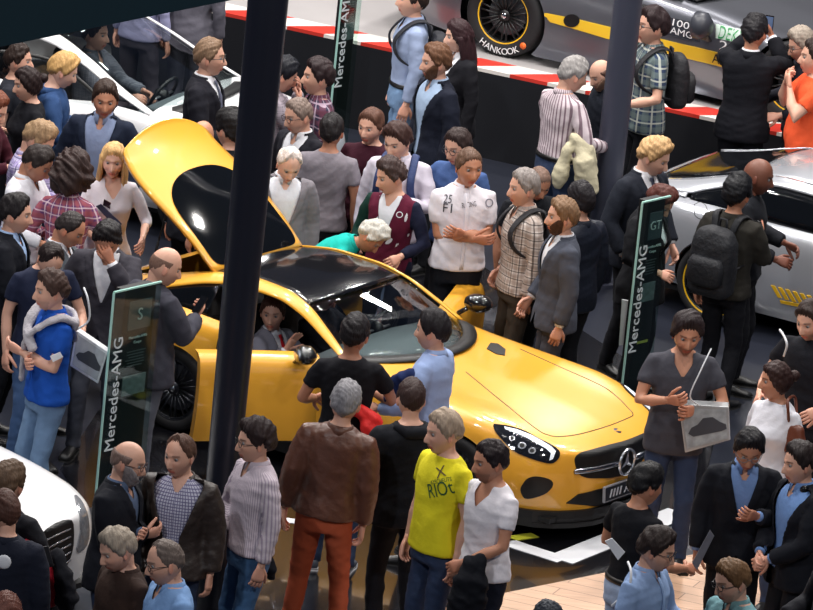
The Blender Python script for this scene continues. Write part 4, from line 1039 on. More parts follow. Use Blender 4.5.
# raised tailgate, hinged behind the roof
def tailgate():
    hx = yc.X[yc.i1]; hz = yc.E[yc.i1][1]+.012; ang = math.radians(60)
    # closed shape: along x (back) and z, then rotated up about the hinge
    prof = [(0, .000, .560), (.25, -.030, .575), (.50, -.085, .590), (.72, -.150, .60), (.90, -.205, .585), (1.02, -.232, .56), (1.12, -.235, .53), (1.16, -.225, .49)]
    pr = catmull(prof, 5); sub = 24; Vs = []; gl = []
    for i, (a, z, w) in enumerate(pr):
        for j in range(sub+1): y = w*(1-2*j/sub); Vs.append((-a-.10*(a/1.16)**2*(1-(y/w)**2), y, z+(.045+.03*a)*(1-(y/w)**2)))
    Fs = [(a*(sub+1)+j, (a+1)*(sub+1)+j, (a+1)*(sub+1)+j+1, a*(sub+1)+j+1) for a in range(len(pr)-1) for j in range(sub)]
    M = TR(hx, 0, hz) @ RY(math.radians(46.5)) @ Matrix.Scale(1.05, 4, (1, 0, 0))
    o = mesh_obj('tailgate', xf(M, np.array(Vs)), Fs, YEL, yc.R); md = o.modifiers.new('t', 'SOLIDIFY'); md.thickness = .03; md.offset = -1
    # glass: rounded panel set into the lid, both faces
    out = []
    for t in np.linspace(0, 2*PI, 56, endpoint=False):
        c, s_ = math.cos(t), math.sin(t); e = 2.8 if c > 0 else 9; u = abs(c)**(2/e)*(1 if c > 0 else -1); v_ = abs(s_)**(2/e)*(1 if s_ > 0 else -1); out.append((.40+.385*u, v_*(.520-.01*u)))
    def srf(a, y, off): 
        w = np.interp(a, [p[0] for p in pr], [p[2] for p in pr]); z = np.interp(a, [p[0] for p in pr], [p[1] for p in pr]); return (-a-.10*(a/1.16)**2*(1-(y/w)**2), y, z+(.045+.03*a)*(1-(y/w)**2)+off)
    pts = list(out)
    for a in np.arange(.05, .77, .05):
        for y in np.arange(-.48, .49, .06):
            if inside((a, y), out) and min(math.hypot(a-p[0], y-p[1]) for p in out) > .02: pts.append((a, y))
    n = len(out); vs, es, fs, *_ = geometry.delaunay_2d_cdt([Vector(p) for p in pts], [(i, (i+1) % n) for i in range(n)], [], 1, 1e-5)
    for off, fl in ((.006, 0), (-.038, 1)):
        mesh_obj('tailgate_glass', xf(M, np.array([srf(v.x, v.y, off) for v in vs])), [tuple(f) if fl else tuple(f)[::-1] for f in fs], TINT, o, smooth=True)
    # gas struts
    for sd in (1, -1):
        a = np.array([hx-.62, sd*.56, hz-.22]); b = xf(M, np.array([(-.62, sd*.50, -.13)]))[0]; mb = MB(); mb.add(*sweep([a, a*.5+b*.5], .011, 8)); mb.add(*sweep([a*.5+b*.5, b], .006, 8)); mb.build('gas_strut', yc.dark, yc.R)
    return M
tailgate()
# boot tray
mb = MB(); mb.box((LX-3.95, 0, .72), (.85, 1.15, .03)); mb.box((LX-3.5, 0, .60), (.04, 1.3, .5)); mb.build('boot_floor', mat('boot_carpet', (26, 26, 29), rough=.9), yc.R, smooth=False)

# ---- silver coupe on the right, nose pointing to the left and away
SIL = mat('silver_paint', (186, 189, 196), rough=.24, metal=.45, coat=.8)
YRIM = mat('yellow_rim', (235, 185, 30), rough=.35)
def place_by_wheel(px, py, z, s_w, ysd, yaw, z0=0):
    w = at(px, py, z+z0); rz = Matrix.Rotation(yaw, 3, 'Z'); o = rz @ Vector((-s_w, ysd, 0)); return (w.x-o.x, w.y-o.y)
yw = math.radians(-28)
sc = make_car('silver_sports_car', 'silver sports coupe with yellow wheel rims and yellow sill stripes', GT, CAB, place_by_wheel(714, 283, .345, 3.55, -.92, yw), yw, SIL, SIL, TINT, (.92, 3.55), doors=(), near=-1, rimm=mat('rim_dark', (60, 62, 68), rough=.3, metal=.8), rimcol=YRIM, wr=.345, rimr=.275)
for k in range(9):
    x = 771+k*7.2; yy = 285+k*2.0
    patch(sc, 'sill_stripe', [(x, yy), (x+4.0, yy+.9), (x+11, yy+13), (x+7, yy+12.2)], YRIM, .006, 2, round_=1)
patch(sc, 'sill_line', [(780, 300), (835, 311), (835, 314), (781, 303)], YRIM, .006, 3, round_=1)
seam(sc, 'fuel_flap_seam', [(694, 205), (700, 202), (706, 206), (707, 215), (701, 219), (695, 215), (694, 206)], .003, sc.dark)
# ---- white saloons
SD = [(0.00, (.08, .30), (.10, .36), (.12, .52), (.10, .68), (.08, .74), (.04, .755), .76), (0.04, (.40, .28), (.44, .34), (.48, .52), (.44, .69), (.38, .755), (.22, .775), .78),
 (0.12, (.60, .26), (.64, .33), (.68, .52), (.64, .70), (.55, .775), (.32, .80), .81), (0.25, (.72, .24), (.77, .32), (.81, .52), (.77, .71), (.66, .80), (.38, .83), .845), (0.45, (.78, .22), (.84, .32), (.88, .54), (.85, .74), (.73, .845), (.42, .875), .89),
 (0.80, (.80, .20), (.86, .32), (.905, .56), (.88, .79), (.76, .90), (.45, .93), .945), (1.25, (.80, .20), (.865, .32), (.91, .58), (.895, .84), (.78, .945), (.47, .975), .99), (1.70, (.80, .20), (.865, .32), (.91, .60), (.90, .87), (.80, .98), (.48, 1.02), 1.03),
 (2.10, (.80, .20), (.87, .32), (.915, .60), (.905, .89), (.815, .995), (.50, 1.03), 1.04), (3.00, (.80, .20), (.87, .32), (.92, .60), (.91, .90), (.82, .995), (.6, 1.0), 1.0), (3.90, (.80, .22), (.87, .34), (.92, .62), (.905, .92), (.81, 1.01), (.55, 1.04), 1.05),
 (4.40, (.76, .26), (.83, .38), (.87, .64), (.85, .93), (.74, 1.02), (.5, 1.05), 1.06), (4.65, (.60, .34), (.68, .44), (.72, .66), (.69, .92), (.58, 1.0), (.4, 1.02), 1.03), (4.70, (.3, .4), (.34, .5), (.38, .66), (.34, .88), (.28, .94), (.2, .96), .96)]
SC_ = [(1.70, (.82, .965), (.815, .972), (.755, .985), (2.72, 3.6)), (2.05, (.825, .985), (.79, 1.10), (.71, 1.13)), (2.38, (.83, .99), (.745, 1.245), (.655, 1.285)), (2.75, (.83, .995), (.70, 1.355), (.60, 1.415)), (3.10, (.83, .995), (.69, 1.385), (.575, 1.455)), (3.50, (.83, 1.0), (.69, 1.36), (.575, 1.43)),
 (3.85, (.825, 1.01), (.72, 1.25), (.61, 1.32)), (4.10, (.80, 1.02), (.76, 1.11), (.66, 1.17)), (4.30, (.76, 1.02), (.74, 1.04), (.68, 1.07)), (4.42, (.72, 1.02), (.71, 1.025), (.66, 1.04))]
WHT = mat('white_paint', (228, 228, 230), rough=.28, coat=.8)
yw = math.radians(-25)
p = at(153, 113, .985); rz = Matrix.Rotation(yw, 3, 'Z'); o_ = rz @ Vector((-1.19, -.75, 0))
remap = lambda v: v*.70 if v < 1.7 else v-.51
SDW = [(remap(r[0]), *r[1:]) for r in SD]; SCW = [(remap(r[0]), *r[1:4], *((tuple(remap(a) for a in r[4]),) if len(r) > 4 else ())) for r in SC_]
wc = make_car('white_saloon_car', 'white saloon car with open front door beside the raised yellow tailgate', SDW, SCW, (p.x-o_.x, p.y-o_.y), yw, WHT, BLK, CLR, (.66, 3.14), doors=(1.49, 2.49), opened=True, near=-1, rimm=CHR)
dw, WM, WH = door_obj(wc, -1, 1.47, math.radians(30), WHT, CLR)
def door_window(h, M, C_):
    LX_ = LX+.51
    pts = [(LX_-2.05, -.86, 1.0), (LX_-2.25, -.80, 1.16), (LX_-2.5, -.755, 1.31), (LX_-2.75, -.745, 1.355), (LX_-2.98, -.745, 1.365), (LX_-3.03, -.80, 1.2), (LX_-3.03, -.86, 1.0)]
    P = catmull([*pts[:5]], 4); P = np.concatenate([P, pts[5:]]); P = xf(M, P-h)
    v, f = sweep(P, .017, 8); mesh_obj('window_frame', v, f, mat('car_dark_trim', (12, 12, 14), rough=.5), dw)
    mesh_obj('door_glass', P, [tuple(range(len(P)))], CLR, dw, smooth=False)
door_window(WH, WM, SC_)
mb = MB(); q = [(LX+.51-2.85+a, -.935, .86+b) for a, b in ((0, 0), (.10, .008), (.18, 0))]; v, f = sweep(xf(WM, np.array(q)-WH), .012, 8); mesh_obj('door_handle', v, f, CHR, dw)
yw = math.radians(-34)
p = at(46, 552, .60)
bc = make_car('white_saloon_car', 'white car nose with black slatted grille at the lower left corner', SD, SC_, (p.x, p.y), yw, WHT, WHT, CLR, (.85, 3.65), near=-1, rimm=CHR, inside=False)
patch(bc, 'grille', [(30, 548), (38, 536), (55, 523.5), (68, 520), (73, 524), (73, 545), (69, 560), (63, 569), (50, 575), (30, 580)], GRB, .006, 2.5, round_=2)
for k in range(5): seam(bc, 'grille_slat', [(44, 541+k*9), (56, 535+k*8.6), (70, 529+k*7.6)], .010, CHR)
patch(bc, 'headlight', [(74, 496), (80, 500), (86, 512), (88.5, 530), (86, 545), (79, 552), (76, 548), (80, 530), (78, 512)], mat('lamp_clear', (150, 152, 158), rough=.1, metal=.5, noise=.6, nscale=40), .010, 2, round_=2)

# ---- racing car on the stage
RT = [(0.00, (.2, .10), (.22, .16), (.24, .30), (.22, .40), (.2, .44), (.1, .45), .455), (.10, (.70, .09), (.74, .15), (.76, .30), (.72, .42), (.62, .48), (.35, .50), .51), (.30, (.88, .08), (.92, .15), (.95, .32), (.90, .50), (.74, .56), (.42, .57), .575),
 (.80, (.92, .08), (.96, .18), (.985, .42), (.95, .66), (.80, .70), (.46, .69), .70), (1.2, (.92, .08), (.94, .18), (.96, .42), (.93, .68), (.80, .74), (.48, .74), .75), (1.8, (.90, .08), (.86, .18), (.90, .44), (.90, .68), (.80, .80), (.5, .82), .83),
 (2.4, (.92, .08), (.90, .20), (.92, .46), (.91, .72), (.82, .85), (.55, .87), .88), (3.2, (.94, .08), (.92, .22), (.94, .48), (.93, .78), (.83, .88), (.55, .89), .89), (3.6, (.95, .09), (.95, .24), (.98, .50), (.96, .80), (.85, .90), (.55, .91), .91),
 (4.1, (.94, .12), (.96, .26), (.985, .52), (.96, .82), (.85, .92), (.55, .93), .93), (4.6, (.90, .2), (.92, .32), (.95, .56), (.91, .82), (.78, .90), (.5, .92), .92), (4.8, (.7, .3), (.72, .4), (.75, .6), (.7, .78), (.6, .84), (.4, .86), .86)]
RC = [(2.0, (.83, .84), (.82, .85), (.74, .865), (2.6, 3.4)), (2.3, (.835, .85), (.75, .99), (.66, 1.02)), (2.6, (.84, .86), (.68, 1.10), (.59, 1.14)), (2.9, (.84, .87), (.65, 1.14), (.56, 1.18)), (3.3, (.84, .885), (.66, 1.13), (.56, 1.17)), (3.7, (.84, .90), (.71, 1.04), (.60, 1.08)), (4.0, (.82, .915), (.76, .96), (.64, 1.0)), (4.2, (.78, .92), (.76, .925), (.66, .945))]
GUN = mat('racing_grey_paint', (112, 114, 122), rough=.30, metal=.6, coat=.7)
yw = math.radians(-27)
rcar = make_car('racing_car', 'silver grey racing car with a yellow band on the black stage', RT, RC, place_by_wheel(501, 18, .36, 3.62, -.98, yw, HS), yw, GUN, GUN, TINT, (.80, 3.62), z0=HS, near=-1, rimm=GRB, rimcol=mat('yellow_rim', (235, 185, 30), rough=.35), wr=.37, rimr=.25, spokes=10)

YB = mat('yellow_band', (238, 196, 50), rough=.35)
patch(rcar, 'yellow_band', [(541, 11.5), (575, 18.5), (608, 26.5), (645, 35), (682, 44), (712, 51), (745, 59), (741, 72), (715, 65), (694, 60), (650, 49), (607, 38.5), (575, 29), (540, 19)], YB, .006, 3, round_=1)
patch(rcar, 'exhaust_port', [(572+8*math.cos(a), 20.5+6.5*math.sin(a)) for a in np.linspace(0, 2*PI, 18, endpoint=False)], GRB, .012, 2, round_=1)
patch(rcar, 'white_panel', [(716, 24), (748, 31), (748, 45), (716, 38)], mat('panel_green_white', (196, 214, 204), rough=.4), .006, 3, round_=1)
patch(rcar, 'dark_panel', [(655, 14), (700, 24), (700, 42), (655, 32)], mat('panel_dark', (50, 52, 60), rough=.4), .006, 3, round_=1)
decal(rcar, 'DEKRA', (719, 32.5), (751, 40), mat('letter_green', (60, 150, 90), rough=.5), hgt=.11)
decal(rcar, '20', (720, 45), (737, 49), mat('letter_white', (230, 230, 232), rough=.5), hgt=.08)
decal(rcar, 'AD', (713, 58), (728, 62), mat('letter_dark', (30, 30, 34), rough=.5), hgt=.09)
decal(rcar, '1000', (672, 22), (695, 28), mat('letter_white', (230, 230, 232), rough=.5), hgt=.06)
decal(rcar, 'AMG', (671, 30), (693, 36), mat('letter_white', (230, 230, 232), rough=.5), hgt=.06)
mb = MB(); h = hit(rcar, 707, 40); c = np.array(h[0])+np.array([0, -.16, .16])
mb.add(*loft([[(c[0]+t, c[1]+.11*k*math.cos(a), c[2]+.12*k*math.sin(a)) for a in np.linspace(0, 2*PI, 16, endpoint=False)] for t, k in ((-.07, .7), (-.05, 1), (.04, 1), (.10, .5))])); mb.add(*sweep([c, np.array(h[0])], [(.04, .02), (.05, .02)], 8))
mb.build('door_mirror', mat('mirror_grey', (58, 60, 68), rough=.4), rcar.R)
def tyre_text():
    wh = [o for o in rcar.R.children if o.name.startswith('wheel') and 'rim' not in o.name]; c = np.array([LX-3.62, -(.955-.125)-.118-.006, .37])
    txt = 'HANKOOK'; m = mat('letter_white', (230, 230, 232), rough=.5); n = len(txt)
    for k, ch in enumerate(txt):
        a = math.radians(-90-32+k*10.5); r = .315; M = TR(c[0]+r*math.cos(a), c[1], c[2]+r*math.sin(a)) @ RY(-(a+PI/2)) @ RX(PI/2)
        text_mesh(ch, .082, m, rcar.R, M, 'tyre_lettering')
    a = math.radians(-90+46); mb = MB(); o = np.array([c[0]+.315*math.cos(a), c[1], c[2]+.315*math.sin(a)]); mb.add(*loft([[(o[0]+.03*math.cos(t), o[1]+y, o[2]+.03*math.sin(t)) for t in np.linspace(0, 2*PI, 16, endpoint=False)] for y in (0, .004)])); mb.build('tyre_mark', mat('letter_orange', (235, 110, 40), rough=.5), rcar.R)
tyre_text()
# ---------------------------------------------------------------- the crowd
SU = lambda k='suit', c=(34, 36, 46), **kw: dict(k=k, m=cloth('suit_wool', c, noise=.06), **kw)
TE = lambda c, **kw: dict(k='tee', m=cloth('jersey', c), **kw)
SH = lambda c, **kw: dict(k='shirt', m=cloth('shirt_cotton', c), **kw)
WH_ = cloth('shirt_cotton', (222, 224, 232)); LB = cloth('shirt_cotton', (150, 176, 214))
DK = cloth('trousers', (22, 23, 29)); NV = cloth('trousers', (26, 30, 44)); GY = cloth('trousers', (72, 74, 84)); BR = cloth('trousers', (66, 58, 50))
J1, J2, J3 = denim((64, 92, 134)), denim((110, 140, 176)), denim((36, 52, 82))
BLK_H, DKB, MDB, LTB, GRY, WHI, BLO, RED = (22, 20, 22), (44, 32, 28), (84, 60, 44), (128, 96, 66), (128, 126, 126), (196, 194, 190), (214, 178, 124), (110, 62, 44)
P = person
# upper left, around the white car
P(19, 42, 1.64, 80, 'dark-haired person behind the white car beside the roof pillar', hc=DKB, top=TE((40, 42, 50)), bot=DK)
w1 = P(27, 66, 1.68, -70, 'woman with dark hair bun and black top by the white car door', fem=True, hair=dict(k='bun', t=.016), hc=(38, 26, 26), top=TE((20, 20, 26), sl=.3), bot=DK, la='loose', ra='chest', head=(0, 10))
P(1, 91, 1.80, 60, 'man in a dark burgundy sweater at the left edge of the picture', hc=RED, beard=dict(t=.004, c=(120, 80, 60)), top=TE((64, 22, 34), sl=1), bot=DK, la='chest', ra='phone', head=(10, 25))
P(107, 79, 1.82, -10, 'man in navy blazer and open blue shirt at the white car door', hc=(52, 38, 32), top=SU('suit', (24, 32, 50), inner=cloth('shirt_cotton', (132, 146, 178)), open=.02, ow=.09, zb=1.02), bot=NV, head=(15, 12), skin='tan', la='loose', ra='loose')
PQ5 = P(71, 53, 1.7, 95, 'blond person in a blue hooded sweater inside the open white car door', hc=(190, 150, 96), hair=dict(k='short', t=.022), top=dict(k='jacket', m=cloth('sweat', (44, 70, 112)), hood=1), bot=J3, head=(0, 22), la='bent', ra='bent', skin='pale')
P(210, 36, 1.86, 78, 'man in black suit and grey tie beside the column at the white car', hc=(120, 96, 76), hair=dict(k='short', t=.010), top=SU('suit', (26, 26, 34), tie=(96, 100, 118), ow=.085), bot=DK, la='clasp', ra='clasp', glasses=(60, 60, 60), head=(8, 0))
P(50, 123, 1.78, 75, 'man with tousled light brown hair in purple checked shirt', hc=(150, 122, 92), hair=dict(k='short', t=.022, jit=.004), top=dict(k='shirt', m=cloth('check_shirt', (196, 190, 214), pat='plaid', c2=(120, 100, 160), c3=(70, 60, 110), per=.05)), bot=J1, head=(0, 30), la='phone', ra='phone')
P(48, 146, 1.78, 70, 'man with dark hair in a plain white shirt seen from behind', hc=(46, 38, 36), hair=dict(k='short', t=.012), top=SH((214, 214, 222)), bot=NV, head=(0, 30), la='phone', ra='bent', skin='tan')
P(73, 156, 1.72, 170, 'curly haired woman in purple and orange checked shirt from behind', fem=True, hc=(54, 40, 38), hair=dict(k='curly', t=.046, jit=.004), top=dict(k='shirt', m=cloth('check_shirt', (112, 70, 118), pat='plaid', c2=(178, 96, 96), c3=(224, 200, 210), per=.075)), bot=J3, la='bent', ra='bent')
bw = P(115, 141, 1.72, 12, 'woman with long blond hair and white sweater holding a brochure', fem=True, skin='pale', hc=(206, 166, 112), hair=dict(k='long', t=.012, len=.34, a0=.95), top=TE((222, 218, 226), sl=.85, vneck=1), bot=cloth('trousers', (208, 206, 212)), la='bent', ra='clasp', head=(-12, 8))
P(18, 192, 1.80, 82, 'dark-haired man in black suit at the left edge', hc=(30, 26, 28), hair=dict(k='short', t=.017), top=SU('suit', (20, 22, 30), inner=LB), bot=DK, la='bent', ra='clasp', head=(0, 5))
P(80, 212, 1.7, 75, 'man with thinning dark hair in grey jacket over white shirt', hc=(44, 38, 38), hair=dict(k='recede', t=.009), top=SU('suit', (92, 98, 106), inner=WH_), bot=GY, head=(0, 28), la='phone', ra='phone', skin='tan')
P(107, 225, 1.80, -5, 'man in charcoal suit covering his face with one hand', hc=(24, 20, 22), hair=dict(k='short', t=.018), top=SU('suit', (58, 56, 64), ow=.09), bot=GY, head=(0, 38), la='face', ra='loose', skin='tan')
P(57, 248, 1.74, 25, 'man in navy t-shirt with a white bag strap behind the blue polo man', hc=(34, 24, 24), hair=dict(k='recede', t=.008), top=TE((30, 36, 58)), bot=J1, head=(0, 45), la='bent', ra='down')
bp = P(52, 268, 1.80, -62, 'man in blue polo with grey sweater over his shoulders, arms folded', hc=(66, 48, 42), hair=dict(k='short', t=.018), top=dict(k='tee', m=cloth('polo_pique', (28, 82, 178)), hem=.86, placket=1, collar=True), bot=J2, la='crossu', ra='crossl', stub=.4, feet=((.11, .0), (-.12, -.05)), head=(-6, 6))
bg = P(172, 247, 1.82, 128, 'bald man in dark grey suit with a phone beside the info stand', hc=(120, 92, 80), hair=dict(k='fringe', t=.0015, jit=0), top=SU('suit', (62, 62, 72), inner=cloth('shirt_cotton', (40, 40, 50))), bot=cloth('trousers', (92, 96, 108)), la='loose', ra='phone', head=(-30, 18), feet=((.12, -.14), (-.12, .16)), fat=.15)
P(203, 120, 1.66, 150, 'bald head of a person behind the raised yellow tailgate', hc=(70, 56, 50), hair=dict(k='none'), top=SU('suit', (30, 32, 40)), bot=DK, skin='tan')
P(233, 108, 1.85, -140, 'black-haired person in dark coat half behind the thick column', hc=BLK_H, hair=dict(k='short', t=.022), top=SU('coat', (22, 24, 30), inner=WH_), bot=DK)
# upper middle
P(291, 57, 1.72, 100, 'person in grey checked shirt holding a hand to the mouth', hc=(20, 22, 30), hair=dict(k='short', t=.022), top=dict(k='shirt', m=cloth('check_shirt', (120, 114, 122), pat='plaid', c2=(160, 150, 160), per=.05)), bot=DK, la='face', ra='chin', head=(0, 22))
P(321, 57, 1.80, -75, 'young dark-haired man in dark tartan shirt facing left', hc=(44, 32, 34), hair=dict(k='short', t=.022), top=dict(k='shirt', m=cloth('check_shirt', (50, 46, 66), pat='plaid', c2=(110, 60, 76), c3=(170, 150, 166), per=.085)), bot=J3, la='down', ra='bent')
P(297, 96, 1.76, -45, 'grey-haired man with glasses in black blazer over open white shirt', hc=(120, 104, 96), hair=dict(k='short', t=.010), top=SU('suit', (26, 26, 34), ow=.09, open=.012), bot=DK, glasses=(50, 30, 30), stub=.3, head=(-10, 14))
P(333, 112, 1.72, 172, 'person in plain grey t-shirt with short black hair from behind', hc=(28, 24, 26), hair=dict(k='short', t=.010), skin='med', top=TE((132, 126, 134)), bot=DK)
P(293, 149, 1.72, 10, 'white-haired man in light grey blazer looking down at the car', hc=(206, 196, 190), hair=dict(k='recede', t=.010), skin='pale', top=SU('suit', (118, 114, 120), open=.035, ow=.09, inner=WH_), bot=GY, head=(8, 30), fat=.3)
P(372, 107, 1.73, -22, 'young man with short brown hair in dark burgundy t-shirt', hc=(92, 62, 50), hair=dict(k='short', t=.014), top=TE((58, 20, 34)), bot=DK, head=(-6, 8), stub=.5, la='down', ra='down')
bs = P(396, 122, 1.80, -12, 'young man in pale shirt with blue backpack straps behind the cardigan man', hc=(64, 44, 40), hair=dict(k='short', t=.020), skin='pale', top=SH((206, 200, 214)), bot=NV, head=(-20, 20), ra='down', la='chest')
PQ31 = P(389, 157, 1.7, -25, 'man in burgundy cardigan with green and navy sleeves', hc=(66, 52, 50), hair=dict(k='short', t=.022, jit=.004), top=dict(k='tee', sl=1, m=cloth('cardigan', (90, 24, 48), pat='sleeves', c2=(22, 26, 48), c3=(22, 54, 48)), inner=WH_, ow=.085, zb=1.12, name='cardigan'), bot=DK, head=(-35, 14), la='bent', ra='loose')
P(386, 227, 1.6, 78, 'white-haired person in turquoise shirt bending over the car roof', fem=True, hc=(186, 184, 176), hair=dict(k='short', t=.026, jit=.004), skin='tan', top=dict(k='shirt', m=cloth('shirt_cotton', (20, 168, 158))), bot=BR, lean=56, head=(-10, -5), la='rest', ra='rest')
bb = P(416, -20, 1.84, -80, 'man in light blue shirt and jeans with black backpack, head out of view', hc=DKB, top=SH((142, 156, 186), tuck=1), bot=J2, la='down', ra='down')
P(437, 42, 1.80, -60, 'bearded man in navy blazer and pale blue shirt facing left', hc=(104, 72, 52), hair=dict(k='short', t=.018), beard=dict(t=.008), top=SU('suit', (24, 28, 42), inner=cloth('shirt_cotton', (164, 186, 214)), open=.035, ow=.10), bot=DK, la='down', ra='down', head=(-10, 6))
P(459, 18, 1.72, -62, 'woman with long brown hair in black blazer near the race car wheel', fem=True, hc=(48, 28, 32), hair=dict(k='long', t=.014, len=.24, a0=1.25), skin='pale', top=SU('suit', (20, 20, 26), ow=.085), bot=DK, head=(-14, 8))
pg = P(457, 127, 1.78, -32, 'young man with glasses in blue t-shirt behind the white shirt man', hc=(52, 40, 38), hair=dict(k='short', t=.014), top=TE((66, 90, 138)), bot=DK, glasses=(22, 22, 26), head=(-6, 16), la='down', ra='bent')
PQ37 = P(471, 147, 1.88, 14, 'tall man with crossed arms in white printed short-sleeved shirt', hc=(96, 72, 58), hair=dict(k='buzz', t=.006), skin='tan', top=dict(k='tee', m=cloth('shirt_cotton', (226, 222, 230)), collar=True, placket=1, hem=.90, sl=.5), bot=DK, la='crossu', ra='crossl', head=(10, 6), fat=.25)
pb = P(526, 167, 1.80, -68, 'grey-haired man in cream and brown plaid shirt wearing a backpack', hc=(140, 132, 128), hair=dict(k='short', t=.014), top=dict(k='shirt', m=cloth('check_shirt', (206, 196, 190), pat='plaid', c2=(150, 132, 122), c3=(50, 40, 40), per=.058)), bot=BR, la='down', ra='pocket', head=(0, 4))
P(544, 169, 1.70, 30, 'person with very short hair behind the plaid shirt man', hc=(120, 96, 84), hair=dict(k='buzz', t=.004), skin='tan', top=TE((20, 22, 28)), bot=DK, head=(0, 30))
P(565, 196, 1.77, -75, 'bearded man in grey suit facing left with light brown hair', hc=(128, 100, 76), hair=dict(k='short', t=.016), beard=dict(t=.007, c=(74, 52, 42)), top=SU('suit', (72, 76, 88), ow=.08), bot=GY, la='down', ra='loose', head=(0, 2))
P(583, 181, 1.74, -135, 'dark-haired man in black zipped jacket behind the grey suit man', hc=(28, 24, 28), hair=dict(k='short', t=.016), top=dict(k='jacket', m=cloth('nylon', (28, 32, 44), rough=.5), jcollar=1, hem=.80), bot=DK, fat=.35)
ss_ = P(580, 55, 1.80, 128, 'grey-haired man in striped shirt and jeans with beige jacket on his arm', hc=(150, 146, 144), hair=dict(k='short', t=.014), top=dict(k='shirt', m=cloth('striped_shirt', (206, 192, 198), pat='stripe', c2=(128, 108, 118), per=.036, w=.35), tuck=1), bot=J3, la='clasp', ra='bent', head=(-15, 18), fat=.1)
P(598, 60, 1.6, -65, 'bearded bald man in black shirt half behind the slim column', hc=(96, 72, 62), hair=dict(k='fringe', t=.008), beard=dict(t=.012, c=(150, 120, 100)), top=TE((24, 28, 38), sl=1), bot=DK, skin='fair', head=(10, 25))
pl_ = P(656, 6, 1.88, -72, 'tall man in blue and green tartan short-sleeved shirt beside the column', hc=(44, 32, 34), hair=dict(k='short', t=.022), top=dict(k='tee', m=cloth('check_shirt', (48, 62, 88), pat='plaid', c2=(110, 124, 120), c3=(186, 190, 180), per=.10), hem=.84, sl=.55, collar=True), bot=DK, la='bent', ra='bent', glasses=(20, 20, 20), fat=.2)
P(644, 4, 1.74, -70, 'dark-haired person mostly hidden behind the tartan shirt man', hc=BLK_H, top=TE((40, 52, 48), sl=1), bot=DK)
ph = P(757, 12, 1.85, 166, 'man in black suit from behind photographing the racing car', hc=(28, 26, 30), hair=dict(k='short', t=.014), skin='tan', top=SU('suit', (18, 19, 26)), bot=DK, la='shoot', ra='shoot', head=(-6, 6))
P(799, 27, 1.74, -72, 'grey-haired person with glasses and a magenta checked scarf', hc=(150, 138, 126), hair=dict(k='short', t=.024), top=TE((30, 30, 40), sl=1), bot=DK, glasses=(24, 22, 26), head=(0, 20), la='bent', ra='bent')
P(818, 38, 1.80, -80, 'person in bright orange t-shirt raising a forearm at the right edge', hc=DKB, skin='fair', top=TE((236, 92, 52)), bot=DK, fat=.6, la='chin', ra='chin')
P(663, 138, 1.84, 48, 'blond man in dark suit and grey tie behind the glass stand', hc=(196, 158, 112), hair=dict(k='short', t=.022, jit=.004), skin='pale', top=SU('suit', (28, 32, 42), tie=(70, 74, 92)), bot=DK, head=(20, 22), la='loose', ra='loose')
P(672, 189, 1.66, 60, 'person with reddish brown hair in black coat behind the glass stand', hc=(82, 44, 38), hair=dict(k='short', t=.022), fem=True, top=SU('coat', (18, 19, 24)), bot=DK, head=(0, 40), la='down', ra='bent')
P(763, 158, 1.80, 80, 'bald dark-skinned man in dark jacket looking right beside the silver car', hc=(40, 30, 26), hair=dict(k='none'), skin=(116, 72, 56), top=dict(k='jacket', m=cloth('nylon', (26, 28, 34)), jcollar=1), bot=DK, la='bent', ra='bent', head=(0, 12))
bo = P(739, 174, 1.76, 150, 'black-haired man in olive jacket with large black backpack', hc=(14, 15, 20), hair=dict(k='short', t=.024), top=dict(k='jacket', m=cloth('canvas', (46, 44, 40)), jcollar=1), bot=DK, la='down', ra='phone', skin='tan')
mg = P(690, 313, 1.84, 4, 'dark-haired man in grey t-shirt carrying a shiny shopping bag', hc=(40, 30, 32), hair=dict(k='short', t=.026), skin='tan', top=TE((66, 66, 74), vneck=1, hem=.80), bot=J3, la=((.10, -.24, 1.16), (1, .2, -1), .9, (-.3, 1, 0)), ra='chest', head=(4, 14), fat=.3, stub=.7)
bt_ = P(810, 300, 1.82, -28, 'man in black t-shirt with a white strap at the right edge', hc=(50, 38, 34), hair=dict(k='short', t=.018), top=TE((22, 23, 30)), bot=DK, head=(-8, 18), la='bent', ra='bent', stub=.5)
wt = P(778, 360, 1.74, -40, 'woman in white top with brown shoulder bag and tied dark hair', fem=True, hc=(50, 32, 30), hair=dict(k='bun', t=.014), skin='tan', top=TE((222, 222, 230), sl=.5, hem=.80), bot=J3, head=(-34, 4), la='down', ra='down')
# lower right
as_ = P(752, 431, 1.80, 2, 'smiling black-haired man in black suit and open blue shirt', hc=(24, 22, 26), hair=dict(k='short', t=.020), skin='tan', glasses=(120, 120, 124), top=SU('suit', (20, 22, 30), inner=cloth('shirt_cotton', (110, 138, 186)), ow=.09), bot=DK, head=(4, 26), la='chest', ra='down')
PQ56 = P(801, 440, 1.80, -62, 'dark-haired man in black suit with headphones around his neck', hc=(38, 30, 30), hair=dict(k='short', t=.016), top=SU('suit', (20, 22, 30), inner=cloth('shirt_cotton', (112, 146, 200)), open=.05, ow=.10), bot=DK, la='clasp', ra='clasp', head=(-4, 8))
bk = P(651, 462, 1.76, 132, 'black-haired man in black t-shirt and light jeans with papers', hc=(18, 17, 20), hair=dict(k='short', t=.020), top=TE((18, 19, 25), tuck=1), bot=denim((160, 176, 204)), la='bent', ra='bent', head=(-10, 10), skin='tan')
PQ58 = P(664, 527, 1.80, 62, 'man with glasses in light blue shirt and white strap looking right', hc=(42, 32, 30), hair=dict(k='short', t=.022), top=SH((140, 166, 208), placket=1), bot=J3, glasses=(26, 24, 26), la='bent', ra='down', head=(10, 14))
